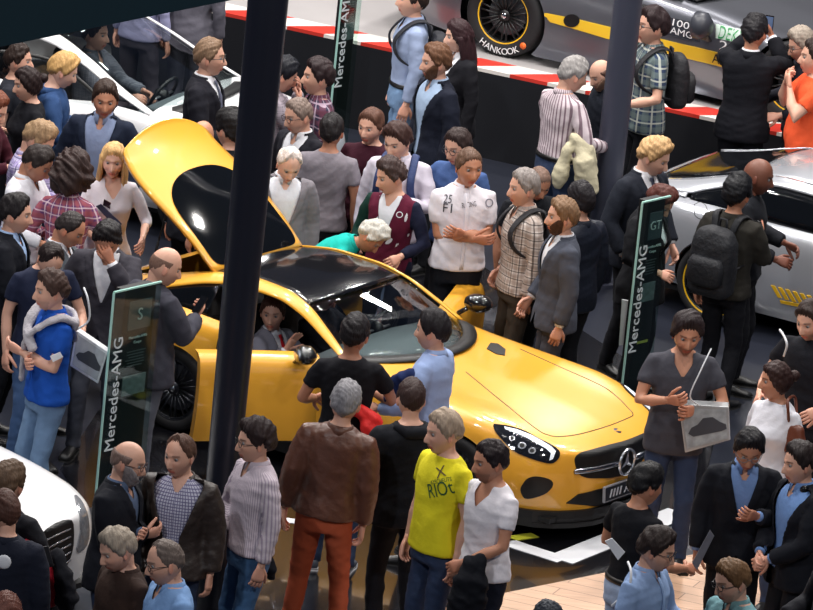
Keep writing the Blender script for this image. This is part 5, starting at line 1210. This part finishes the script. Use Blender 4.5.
P(730, 558, 1.80, -48, 'smiling man with glasses in teal shirt at the bottom right', hc=(112, 84, 58), hair=dict(k='short', t=.014), skin='pale', top=SH((116, 160, 168)), bot=J3, glasses=(20, 20, 22), head=(-10, 16), stub=.3)
P(549, 600, 1.78, 180, 'dark grey hair of a person at the bottom edge', hc=(50, 56, 66), hair=dict(k='short', t=.014), top=TE((30, 34, 44)), bot=DK)
P(850, 520, 1.80, -60, 'person in dark jacket with a small pointed logo at the right edge', hc=DKB, top=dict(k='jacket', m=cloth('nylon', (26, 27, 34)), inner=cloth('jersey', (80, 20, 44)), open=.03), bot=DK, la='bent', ra='bent', fat=.4)
# lower middle
yt = P(445, 408, 1.88, -52, 'grey-haired man in bright yellow printed t-shirt', hc=(158, 140, 122), hair=dict(k='short', t=.016), top=TE((226, 214, 40)), bot=J3, la='down', ra='down', head=(-12, 6), skin='fair', fat=.25)
wv = P(491, 438, 1.82, -50, 'dark-haired man in white v-neck t-shirt holding a black jacket', hc=(36, 28, 30), hair=dict(k='short', t=.014), top=TE((226, 222, 228), vneck=1), bot=NV, la='clasp', ra='down', head=(-14, 8), skin='tan', stub=.5)
P(350, 379, 1.88, 172, 'grey-haired man in brown leather jacket and rust trousers from behind', hc=(134, 132, 136), hair=dict(k='short', t=.012), top=dict(k='jacket', m=mat('brown_leather', (94, 58, 44), rough=.42, noise=.2, nscale=14, bump=.5, bscale=16), jcollar=1, hem=.90), bot=cloth('rust_trousers', (172, 82, 54)), fat=.1, side=-5, la='down', ra='down', feet=((.16, 0), (-.16, .02)))
P(413, 375, 1.82, -158, 'man with cropped brown hair in black hooded jacket from behind', hc=(52, 36, 34), hair=dict(k='short', t=.008), top=dict(k='jacket', m=cloth('fleece', (22, 24, 31)), hood=1, hem=.80), bot=DK, la='bent', ra='chest', fat=.3, head=(-10, 10))
bl = P(357, 312, 1.80, 178, 'dark-haired man in black t-shirt and jeans looking into the yellow car', hc=(24, 20, 24), hair=dict(k='short', t=.016), skin='med', top=TE((20, 20, 26)), bot=J3, la='bent', ra=((.14, -.30, 1.16), (1, .2, -1), .6, (-.6, .3, -.4)), shoes=(70, 74, 84), sole=(225, 225, 228), head=(-10, 8))
lb = P(434, 308, 1.80, -112, 'dark-haired man in light blue shirt beside the yellow bonnet', hc=(26, 22, 26), hair=dict(k='short', t=.018), top=SH((150, 170, 212)), bot=NV, la='bent', ra='bent', head=(5, 6))
sg_ = P(256, 418, 1.80, -62, 'curly-haired man with glasses in pale striped shirt by the column', hc=(44, 32, 32), hair=dict(k='short', t=.026, jit=.005), top=dict(k='shirt', m=cloth('striped_shirt', (206, 194, 202), pat='stripe', c2=(166, 152, 168), per=.014, w=.4), hem=.90), bot=denim((56, 92, 132)), glasses=(20, 20, 22), la='down', ra='clasp', head=(-8, 6))
# lower left
P(133, 441, 1.80, 68, 'bald man with grey beard and glasses in black cardigan', hc=(120, 100, 92), hair=dict(k='fringe', t=.006), beard=dict(t=.020, c=(140, 132, 132)), glasses=(60, 40, 40), top=SU('suit', (24, 26, 34), inner=cloth('shirt_cotton', (88, 104, 132)), zb=1.2, ow=.07), bot=J3, la='crossu', ra='crossl', head=(8, 12), fat=.3)
P(181, 432, 1.80, -12, 'man with receding hair in brown leather jacket and checked shirt', hc=(84, 60, 50), hair=dict(k='recede', t=.008), top=dict(k='coat', m=mat('dark_leather', (48, 38, 34), rough=.5, bump=.4, bscale=18, noise=.2, nscale=12), hem=.84, open=.055, ow=.10, inner=cloth('check_shirt', (196, 196, 214), pat='check', c2=(110, 106, 140), per=.022, w=.3), name='leather_jacket'), bot=J3, la='down', ra='loose', head=(-22, 8), skin='fair')
P(112, 527, 1.80, -58, 'grey-haired man in brown jacket in front of the white car nose', hc=(150, 138, 124), hair=dict(k='short', t=.018), top=dict(k='jacket', m=cloth('suede', (58, 42, 36)), jcollar=1), bot=DK, head=(0, 22))
P(163, 537, 1.87, -66, 'balding man with glasses in light blue shirt at the bottom left', hc=(104, 92, 86), hair=dict(k='recede', t=.007), glasses=(40, 36, 36), top=SH((124, 160, 208)), bot=J3, head=(-4, 14), fat=.25, skin='fair')
PQ72 = P(10, 460, 1.80, 150, 'man with streaky grey hair in black jacket by the white car bonnet', hc=(92, 72, 56), hair=dict(k='short', t=.018), top=dict(k='jacket', m=cloth('nylon', (24, 25, 32)), jcollar=1), bot=DK, fat=.4, la='bent', ra='bent')
PQ73 = P(6, 487, 1.80, 176, 'man with cropped reddish hair in navy jacket with a white patch', hc=(74, 48, 40), hair=dict(k='short', t=.010), top=dict(k='jacket', m=cloth('nylon', (24, 28, 42)), jcollar=1), bot=DK, fat=.3, head=(30, 10))
P(8, 590, 1.78, 180, 'reddish brown hair of a person at the lower left corner', hc=(96, 56, 46), hair=dict(k='short', t=.014), top=TE((30, 26, 30)), bot=DK, head=(0, 15))
# behind the white car, partly under the truss
P(150, -70, 1.74, 150, 'person in lilac top with a tan bag behind the white car', fem=True, hc=DKB, hair=dict(k='long', t=.014), top=TE((150, 150, 184), sl=1), bot=cloth('trousers', (70, 66, 74)))
P(200, -76, 1.80, 160, 'person in grey clothes behind the white car windscreen', hc=DKB, top=TE((92, 90, 100), sl=1, hem=.80), bot=cloth('trousers', (84, 84, 94)))
# ---------------------------------------------------------------- things people carry, stands, seated people
def pt(q, px, py, d=.0):
    """point on the vertical plane d metres in front (camera side) of a person"""
    r = ray(px, py); t = (q.root.y-d-CAM.y)/r.y; return CAM+r*t
def sheet(name, label, cat, q, poly, d, th, m, tilt=0.0, group=None, parts=None):
    P = [pt(q, *p, d+tilt*(p[1]-poly[0][1])/125) for p in poly]; c = sum(P, Vector())/len(P)
    n = len(P); b = (P[1]-P[0]).cross(P[2]-P[0]).normalized(); 
    if b.y > 0: b = -b
    V = [tuple(p-c+b*th/2) for p in P]+[tuple(p-c-b*th/2) for p in P]; a = Vector(V[0])-Vector(V[1])
    F = [tuple(range(n)), tuple(range(2*n-1, n-1, -1))]+[((i+1) % n, i, n+i, n+(i+1) % n) for i in range(n)]
    nn = (P[1]-P[0]).cross(P[2]-P[0])
    if nn.dot(b) < 0: F = [f[::-1] for f in F]
    o = mesh_obj(name, V, F, m, smooth=False); o.location = c; tag(o, label, cat, group); return o
PHONE = mat('phone_black', (14, 15, 18), rough=.2, coat=.6)
def phone(q, hnd, label, screen=None, rz=0, tilt=.6):
    h = Vector(q.hand[hnd])+Vector((0, -.035, .055)); t = thing('smartphone', label, 'phone', h, q.yaw+rz)
    M = RX(tilt); mb = MB(); mb.add(*loft([[(x, y, z) for x, z in ((-.036, -.072), (.036, -.072), (.038, 0), (.036, .072), (-.036, .072), (-.038, 0))] for y in (-.005, .005)]), 0, M); mb.build('phone_case', PHONE, t, smooth=False)
    mb = MB(); mb.box((0, -.0065, 0), (.064, .002, .128), 0, M); mb.build('phone_screen', mat('phone_screen', screen or (30, 36, 46), rough=.1, emis=(.6 if screen else 0)), t, smooth=False)
def backpack(q, label, c, size=(.30, .17, .44), z=1.22, straps=True, oy=.02, pocket=True):
    t = thing('backpack', label, 'backpack', q.root, q.yaw); s = q.s; U = q.U
    y0 = .105+.03*max(q.fat, 0)+oy; w, dpt, h = size; m = mat('backpack_nylon', c, rough=.7, bump=.4, bscale=40, noise=.2, nscale=12)
    rs = [ellring(zz, w/2*k, dpt/2*k2, 0, y0+dpt/2, 24, 3.2) for zz, k, k2 in ((-h/2, .75, .7), (-h/2+.04, .97, .95), (0, 1, 1), (h/2-.10, .95, .92), (h/2-.03, .72, .7), (h/2, .4, .4))]
    v, f = loft(rs); v[:, 2] += z; v, f = remesh([(v, f)], .016, 3, .004, seed=5); mesh_obj('main_compartment', xf(U, v)*s, f, m, t)
    if pocket:
        rs = [ellring(zz, w/2*k*.8, .05*k, 0, y0+dpt+.005, 18, 3) for zz, k in ((-.16, .7), (-.13, 1), (0, 1), (.05, .8))]; v, f = loft(rs); v[:, 2] += z; mesh_obj('front_pocket', xf(U, v)*s, f, m, t)
    v, f = sweep([(-.03, y0+.02, z+h/2-.02), (-.025, y0+.02, z+h/2+.04), (.025, y0+.02, z+h/2+.04), (.03, y0+.02, z+h/2-.02)], .010, 8); mesh_obj('grab_handle', xf(U, v)*s, f, m, t)
    if straps:
        for sg in (1, -1):
            fy = q.frontY(1.30, .016); P = catmull([(sg*.07, y0+.01, z+h/2-.05), (sg*.095, .10, 1.465), (sg*.105, .02, 1.482), (sg*.115, -.07, 1.43), (sg*.122, fy-.004, 1.33), (sg*.130, fy+.016, 1.23), (sg*.150, -.03, 1.15), (sg*.12, y0, 1.10)], 4)
            v, f = sweep(P, [(.028, .009)]*len(P), 8, hint=(0, 1, .3)); mesh_obj('shoulder_strap', xf(U, v)*s, f, m, t)
    return t
backpack(bb, 'black backpack on the back of the man in light blue shirt', (22, 24, 34), z=1.16)
backpack(pb, 'black backpack worn by the man in cream plaid shirt', (26, 26, 32), size=(.26, .12, .36))
backpack(bo, 'large black backpack worn by the man in olive jacket', (18, 20, 27), size=(.36, .22, .52), z=1.16)
backpack(pl_, 'black backpack worn by the tall man in tartan shirt', (24, 24, 30), size=(.28, .16, .40))
backpack(bs, 'blue backpack straps on the young man in pale shirt', (40, 58, 104), size=(.28, .14, .40))
phone(bg, 'r', 'black phone held by the bald man in dark grey suit')
phone(bo, 'r', 'black phone held up by the man in olive jacket', rz=PI)
phone(ph, 'r', 'dark phone held up by the man photographing the racing car', screen=(70, 90, 120), rz=PI, tilt=0)
sheet('brochure', 'dark blue brochure under the arm of the blond woman', 'brochure', bw, [(96, 206), (101, 204), (122, 224), (116, 228)], .22, .012, mat('brochure_blue', (46, 56, 82), rough=.4))
sheet('phone_pouch', 'small black pouch on the white sweater of the blond woman', 'pouch', bw, [(104, 199), (111, 203), (110, 209), (103, 205)], .20, .012, PHONE)
# glossy shopping bag of the man in grey t-shirt
def shop_bag(q, pix, d, depth, label, face, side, name='shopping_bag', cat='bag', print_=True):
    P = [pt(q, *p, d) for p in pix]; c = (P[0]+P[1]+P[2]+P[3])/4; t = thing(name, label, cat, c); n = (P[1]-P[0]).cross(P[3]-P[0]).normalized()
    if n.y > 0: n = -n
    F4 = [p-c for p in P]; B4 = [p-n*depth for p in F4]; mid = [(F4[i]+F4[(i+1) % 4])/2 for i in range(4)]
    V = [tuple(p) for p in F4+B4]; fl = [(0, 1, 2, 3), (7, 6, 5, 4), (1, 0, 4, 5), (2, 1, 5, 6), (3, 2, 6, 7), (0, 3, 7, 4)]
    if (F4[1]-F4[0]).cross(F4[2]-F4[0]).dot(n) < 0: fl = [f[::-1] for f in fl]
    o = mesh_obj('bag_body', V, fl, side, t, smooth=False); md = o.modifiers.new('b', 'BEVEL'); md.width = .006; md.segments = 2
    if print_:
        k = [(.06, .08), (.94, .08), (.94, .92), (.06, .92)]; bil = lambda u, v: F4[0]*(1-u)*(1-v)+F4[1]*u*(1-v)+F4[2]*u*v+F4[3]*(1-u)*v+n*.004
        mesh_obj('printed_picture', [tuple(bil(*a)) for a in k], [(0, 1, 2, 3) if (F4[1]-F4[0]).cross(F4[2]-F4[0]).dot(n) > 0 else (3, 2, 1, 0)], face, t, smooth=False)
        # simple car motif of the print
        car_ = [(.12, .62), (.20, .50), (.34, .44), (.46, .30), (.66, .28), (.80, .42), (.92, .50), (.93, .64), (.82, .68), (.22, .70)]
        mesh_obj('print_motif', [tuple(bil(*a)+n*.002) for a in car_], [tuple(range(10)) if (F4[1]-F4[0]).cross(F4[2]-F4[0]).dot(n) > 0 else tuple(range(9, -1, -1))], mat('print_dark', (58, 62, 70), rough=.4), t, smooth=False)
    return t, F4, B4, c
SLV = mat('silver_print', (176, 178, 180), rough=.22, metal=.35, noise=.35, nscale=9)
bag, F4, B4, c_ = shop_bag(mg, [(678.5, 404), (729, 407), (730.5, 440), (685, 453)], .30, .12, 'shiny silver shopping bag with a printed car picture', mat('bag_print', (150, 156, 160), rough=.2, noise=.6, nscale=14), SLV)
hs_ = pt(mg, 711, 349, .22)-c_; hh = Vector(mg.hand['l'])-c_
v, f = sweep(catmull([hs_, pt(mg, 700, 372, .34)-c_, pt(mg, 690, 396, .35)-c_, F4[0]*.6+F4[1]*.4], 4), .006, 6); mesh_obj('cord_strap', v, f, WHITEL, bag)
# brown shoulder bag of the woman in white
def tote(q, cx, top, bot_, w, d, label, m, strap, cat='handbag', name='shoulder_bag'):
    a = pt(q, cx, (top+bot_)/2, d); h = (bot_-top)/125; t = thing(name, label, cat, a, q.yaw)
    rs = [ellring(zz*h, w*k, .05*k2, 0, 0, 20, 2.8) for zz, k, k2 in ((-.5, .38, .6), (-.42, .48, 1), (0, .5, 1.1), (.42, .40, .8), (.5, .34, .4))]
    v, f = remesh([loft(rs)], .014, 3, .006, seed=9); mesh_obj('bag_body', v, f, m, t)
    P = [Matrix.Rotation(-q.yaw, 3, 'Z') @ (pt(q, *p, dd)-a) for p, dd in strap]; v, f = sweep(catmull(P, 5), .012, 8); mesh_obj('strap', v, f, m, t); return t
tote(wt, 792, 424, 452, .24, .12, 'brown leather shoulder bag of the woman in white top', mat('bag_leather', (104, 54, 36), rough=.4), [((789, 425), .12), ((788, 410), .16), ((788, 400), .12), ((795, 398), -.02), ((797, 425), .08)])
# jackets over arms, held garments
def held(name, label, cat, q, paths, m, seed=3, amp=.012, vox=.014):
    c = sum([pt(q, *p[0][:2], p[0][2]) for p in paths], Vector())/len(paths); ps = []
    for path in paths:
        P = [pt(q, a, b, d)-c for a, b, d, *_ in path]; ps.append(sweep(catmull(P, 3), list(np.repeat([r[3] for r in path], 3))[:3*(len(path)-1)+1], 12))
    v, f = remesh(ps, vox, 3, amp, seed=seed); o = mesh_obj(name, v, f, m); o.location = c; tag(o, label, cat); return o
held('jacket', 'beige jacket hanging over the arm of the striped shirt man', 'jacket', ss_, [[(578, 142, .26, .05), (583, 160, .30, .09), (586, 180, .28, .10), (588, 196, .26, .06)], [(568, 148, .28, .05), (562, 168, .28, .07), (558, 184, .28, .05)], [(574, 138, .26, .05), (588, 150, .26, .06), (590, 172, .22, .07)]], cloth('canvas', (196, 188, 160), bump=.5), amp=.006)
held('jacket', 'black jacket hanging from the hands of the white t-shirt man', 'jacket', wv, [[(470, 562, .28, .06), (466, 578, .30, .09), (462, 600, .30, .10), (458, 630, .28, .08)], [(480, 560, .28, .05), (478, 580, .30, .08), (474, 610, .28, .08)]], cloth('nylon', (16, 18, 25)))
held('jacket', 'red quilted jacket held by the man in black t-shirt', 'jacket', bl, [[(352, 408, .12, .05), (362, 412, .16, .06), (372, 420, .18, .07), (374, 432, .18, .07)], [(366, 425, .2, .05), (370, 440, .2, .06)]], cloth('quilted_nylon', (214, 46, 44), rough=.5, bump=.8, bscale=14), amp=.02)
held('jacket', 'navy jacket lying over the arm of the light blue shirt man', 'jacket', lb, [[(392, 384, .16, .05), (402, 378, .20, .06), (414, 376, .20, .06), (422, 380, .16, .05)], [(394, 386, .18, .05), (390, 400, .18, .06)]], cloth('nylon', (28, 42, 84)))
held('jacket', 'dark jacket carried by the pale striped shirt man', 'jacket', sg_, [[(228, 520, -.05, .05), (220, 535, -.05, .08), (212, 548, -.05, .07)], [(236, 540, -.1, .07), (262, 560, -.15, .07), (270, 575, -.18, .05)]], cloth('nylon', (18, 20, 30)))
def sweater(q):
    ps = []; c = q.world((0, 0, 1.3))
    def W(P): return [tuple(q.world(p)-c) for p in P]
    fy = q.frontY(1.3, .02)
    for P, R_ in (([(.17, .09, 1.43), (0, .135, 1.44), (-.17, .09, 1.43)], [(.03, .055)]*3), ([(0, .135, 1.36), (0, .14, 1.28)], [(.13, .02), (.11, .02)]),
        ([(.17, .09, 1.44), (.155, .0, 1.475), (.12, -.08, 1.44), (.05, fy-.01, 1.36), (-.02, fy-.03, 1.28), (-.04, fy-.03, 1.15), (-.035, fy-.03, 1.0)], [(.045, .03), (.05, .026), (.048, .024), (.042, .024), (.038, .024), (.04, .022), (.036, .022)]),
        ([(-.17, .09, 1.44), (-.155, .0, 1.475), (-.12, -.08, 1.44), (-.05, fy-.01, 1.36), (.03, fy-.03, 1.29), (.09, fy-.02, 1.24)], [(.045, .03), (.05, .026), (.048, .024), (.042, .024), (.04, .024), (.035, .02)])):
        k = 4; rr = [R_[min(i//k, len(R_)-1)] for i in range((len(P)-1)*k+1)]; ps.append(sweep(catmull(W(P), k), rr, 12, hint=(0, 0, 1)))
    v, f = remesh(ps, .012, 3, .005, seed=4); o = mesh_obj('sweater', v, f, cloth('knit', (176, 172, 178), bump=.5, bscale=60)); o.location = c; tag(o, 'grey sweater tied around the shoulders of the blue polo man', 'sweater')
sweater(bp)
# papers and brochures in hands
sheet('paper_sheets', 'white printed sheets held by the man in black t-shirt and light jeans', 'papers', bk, [(605, 541), (612, 538), (625, 552), (618, 560)], .16, .01, mat('paper', (220, 222, 226), rough=.6))
sheet('magazine', 'grey magazine held low by the smiling man in black suit', 'magazine', as_, [(692, 563), (710, 530), (714, 536), (697, 570)], .22, .014, mat('magazine_cover', (120, 126, 140), rough=.3, noise=.3, nscale=20))
sheet('magazine', 'white folded leaflet beside the man in grey t-shirt', 'leaflet', as_, [(688, 548), (700, 530), (707, 533), (695, 552)], .02, .01, mat('paper', (214, 216, 222), rough=.6))
sheet('smartphone', 'dark phone held by the man with headphones', 'phone', pt and as_, [(791, 527), (802, 531), (801, 546), (789, 543)], .25, .012, PHONE)
sheet('paper_bag', 'white paper carrier held by the man in black zipped jacket', 'bag', bo and pg, [(620, 299), (626, 300), (637, 342), (617, 344)], 0, .02, mat('paper', (200, 202, 206), rough=.6)).location = at(627, 322, .75)
sheet('brochure', 'small white leaflet in the hand of the blue polo man', 'leaflet', bp, [(50, 356), (60, 352), (63, 357), (53, 362)], .30, .008, mat('paper', (220, 222, 226), rough=.6))
# bag of the navy t-shirt man: white glossy with car picture and strap
bag2, F4, B4, c_ = shop_bag(bp, [(76, 330), (108, 352), (98, 384), (70, 366)], -.25, .10, 'white carrier bag with a car picture behind the info stand', mat('bag_print', (168, 172, 178), rough=.2, noise=.5, nscale=10), mat('paper', (214, 216, 222), rough=.5))
v, f = sweep(catmull([F4[0], pt(bp, 89, 320, -.25)-c_, pt(bp, 88, 300, -.22)-c_, pt(bp, 84, 288, -.28)-c_], 4), .008, 6); mesh_obj('cord_strap', v, f, WHITEL, bag2)
held('jacket', 'red and black jacket with small white prints at the lower left', 'jacket', PQ72, [[(28, 548, .2, .07), (36, 560, .24, .09), (44, 576, .24, .09), (48, 596, .22, .09)], [(24, 556, .2, .07), (30, 580, .22, .09)]], cloth('nylon', (150, 22, 40)), amp=.008)
held('bag', 'black bag hanging beside the red and black jacket', 'bag', PQ72, [[(56, 556, .22, .06), (62, 575, .24, .08), (66, 600, .24, .09)]], cloth('nylon', (22, 23, 30)))
sheet('patch', 'black patch with white print on the red jacket', 'patch', PQ72, [(32, 548), (48, 546), (54, 566), (38, 570)], .36, .008, mat('patch_black', (24, 24, 30), rough=.6))
# straps
for q, a, lbl in ((bt_, [(784, 356, .10), (787, 345, .16), (784, 336, .10), (780, 330, -.02)], 'white bag strap on the shoulder of the black t-shirt man at the right edge'), (PQ58, [(612, 606, .16), (628, 590, .20), (631, 572, .16), (628, 562, .02)], 'white strap over the shoulder of the light blue shirt man')):
    c = pt(q, *a[0]); v, f = sweep(catmull([pt(q, *p)-c for p in a], 5), .009, 8); o = mesh_obj('bag_strap', v, f, WHITEL); o.location = c; tag(o, lbl, 'strap')
q = PQ56; c = q.world((0, -.02, 1.46)); hb = MB()
t = thing('headphones', 'black headphones around the neck of the man in black suit', 'headphones', c)
P = [q.world((.085*math.cos(a), .03-.095*math.sin(a)*-1-.03, 1.465+.01*math.sin(a)))-c for a in np.linspace(-.3, PI+.3, 14)]; v, f = sweep([tuple(p) for p in P], .009, 8); mesh_obj('headband', v, f, PHONE, t)
for p in (P[0], P[-1]): v, f = ball(tuple(p), .034, 6, (1, .7, 1)); mesh_obj('ear_cup', v, f, PHONE, t)
# prints on clothes
q = yt; G = mat('print_green', (38, 84, 40), rough=.8)
decal(q, 'RIOt', (428.5, 492), (453, 487), G, 'printed_lettering', hgt=.10, off=.006); decal(q, 'AYSCHEUTS', (431, 483), (452, 479), G, 'printed_lettering', hgt=.03, off=.006)
decal(q, 'X', (436, 474), (446, 471), mat('print_brown', (90, 74, 40), rough=.8), 'printed_lettering', hgt=.08, off=.006)
q = PQ37; K = mat('print_ink', (52, 50, 60), rough=.8)
decal(q, '25', (444, 199), (452, 200), K, 'printed_lettering', hgt=.07, off=.006); decal(q, 'F1', (444, 208), (453, 209), K, 'printed_lettering', hgt=.07, off=.006); decal(q, 'RACING', (462, 206), (476, 204), K, 'printed_lettering', hgt=.04, off=.006)
decal(q, 'O', (485, 204), (493, 203), mat('print_grey', (120, 118, 130), rough=.8), 'round_emblem', hgt=.07, off=.006)
decal(PQ31, 'O', (396, 215), (403, 215), mat('print_white', (214, 216, 222), rough=.8), 'round_emblem', hgt=.05, off=.006)
v, f = ball((0, 0, 0), .05, 8, (1, .3, 1)); h = hit(PQ73, 4, 562) or hit(PQ73, 8, 556)
if h: o = mesh_obj('round_patch', v+np.array(h[0]), f, mat('print_white', (214, 216, 222), rough=.8), PQ73.R)
# ---- info stands
def stand(base, w, h, yaw, label, symbol, word, glass_w, bar=None):
    t = thing('info_stand', label, 'info stand', (base[0], base[1], 0), yaw)
    mb = MB(); mb.box((w/2, .02, .015), (w+.14, .34, .03)); mb.build('foot_plate', mat('stand_steel', (150, 152, 158), rough=.3, metal=.8), t, smooth=False)
    mb = MB(); mb.box((w/2, -.05, h/2+.03), (w, .012, h)); mb.build('glass_panel', glassm('stand_glass', (226, 240, 236), mixf=.25), t, smooth=False)
    e = mat('glass_edge', (170, 215, 205), rough=.2); mb = MB()
    mb.box((0, -.05, h/2+.03), (.010, .016, h)); mb.box((w/2, -.05, h+.035), (w, .016, .012)); mb.build('glass_edge', e, t, smooth=False)
    x0 = glass_w; mb = MB(); mb.box(((x0+w)/2, .04, h/2+.02), (w-x0, .09, h-.02)); o = mb.build('black_column', mat('stand_black', (17, 17, 21), rough=.6), t, smooth=False)
    W2 = w-x0; cx = (x0+w)/2+.01; yf = -.008; M = lambda x, z: TR(x, yf, z) @ RX(PI/2)
    mb = MB(); mb.box((cx, yf, h-.20), (W2*.72, .006, .22)); mb.build('symbol_tile', mat('tile_grey', (74, 84, 92), rough=.4), t, smooth=False)
    lm = mat('stand_lettering', (200, 206, 212), rough=.4); text_mesh(symbol, .13 if len(symbol) == 1 else .10, lm, t, M(cx, h-.20) @ TR(0, 0, .006))
    text_mesh('Mercedes-AMG', .030, lm, t, M(cx, h-.37) @ TR(0, 0, .002)); text_mesh(word, .030, lm, t, M(cx, h-.41) @ TR(0, 0, .002))
    mb = MB()
    for k in range(6): mb.box((cx-.01*(k % 2), yf+.001, h-.48-.022*k), (W2*(.6-.06*(k % 3)), .003, .007))
    mb.build('text_lines', mat('stand_text_dim', (84, 88, 94), rough=.5), t, smooth=False)
    mb = MB(); mb.box((cx, yf, h-.74), (W2*.74, .006, .15)); mb.build('picture', mat('picture_grey', (116, 122, 128), rough=.4, noise=.6, nscale=25), t, smooth=False)
    if bar: mb = MB(); mb.box((cx, yf, h-1.15), (W2*.6, .004, .02)); mb.build('colour_bar', mat('bar_yellow', bar, rough=.5), t, smooth=False)
    text_mesh('Mercedes-AMG', .135, mat('stand_letter_white', (196, 204, 208), rough=.4), t, TR(glass_w*.52, -.062, h*.57) @ RX(PI/2) @ RZ(PI/2), space=1.02)
stand(g(88, 524), .50, 1.76, math.radians(50), 'tall info stand with glass edge beside the bald man in grey suit', 'S', 'Coupe', .17)
stand(g(613, 421), .34, 1.76, math.radians(50), 'tall info stand with glass edge behind the yellow bonnet', 'GT', 'Coupe', .13, bar=(200, 190, 90))
stand(g(322, 152), .26, 1.80, math.radians(50), 'tall info stand in front of the stage beside the tartan shirt man', 'C', 'Coupe', .11)
# ---- people sitting in the cars
def seated(car, x, y, label, hz=.30, **k):
    p = car.root+Matrix.Rotation(car.yaw, 3, 'Z') @ Vector((x, y, 0)); s = k.pop('H', 1.70)/1.75*SCALE
    return person(0, 0, s*1.75/SCALE, math.degrees(car.yaw)+90, label, seat=(.95*s-hz), loc=(p.x, p.y, car.z0), **k)
seated(yc, -.80, -.37, 'man in grey suit and red tie sitting in the yellow car, hand at his face', H=1.62, hc=(70, 44, 36), top=SU('suit', (104, 104, 116), tie=(200, 30, 40)), la='rest', ra='wave', head=(-62, 4), category='person')
seated(yc, -.9, .37, 'person behind the steering wheel of the yellow car', H=1.62, hc=DKB, top=TE((40, 40, 48), sl=1), la=((.10, -.48, 1.22), (1, .2, -1), 1.0, (-.6, .3, -.5)), ra=((.10, -.48, 1.22), (1, .2, -1), 1.0, (-.6, .3, -.5)))
seated(wc, -.95, .35, 'person with cropped reddish hair in the back of the white car', H=1.70, hz=.55, hc=RED, top=TE((30, 32, 40)))
seated(wc, -.12, .37, 'person in grey patterned shirt at the steering wheel of the white car', H=1.70, hz=.50, hc=DKB, top=dict(k='shirt', m=cloth('check_shirt', (120, 122, 130), pat='plaid', c2=(80, 84, 96), per=.03)), la='reach', ra='reach')
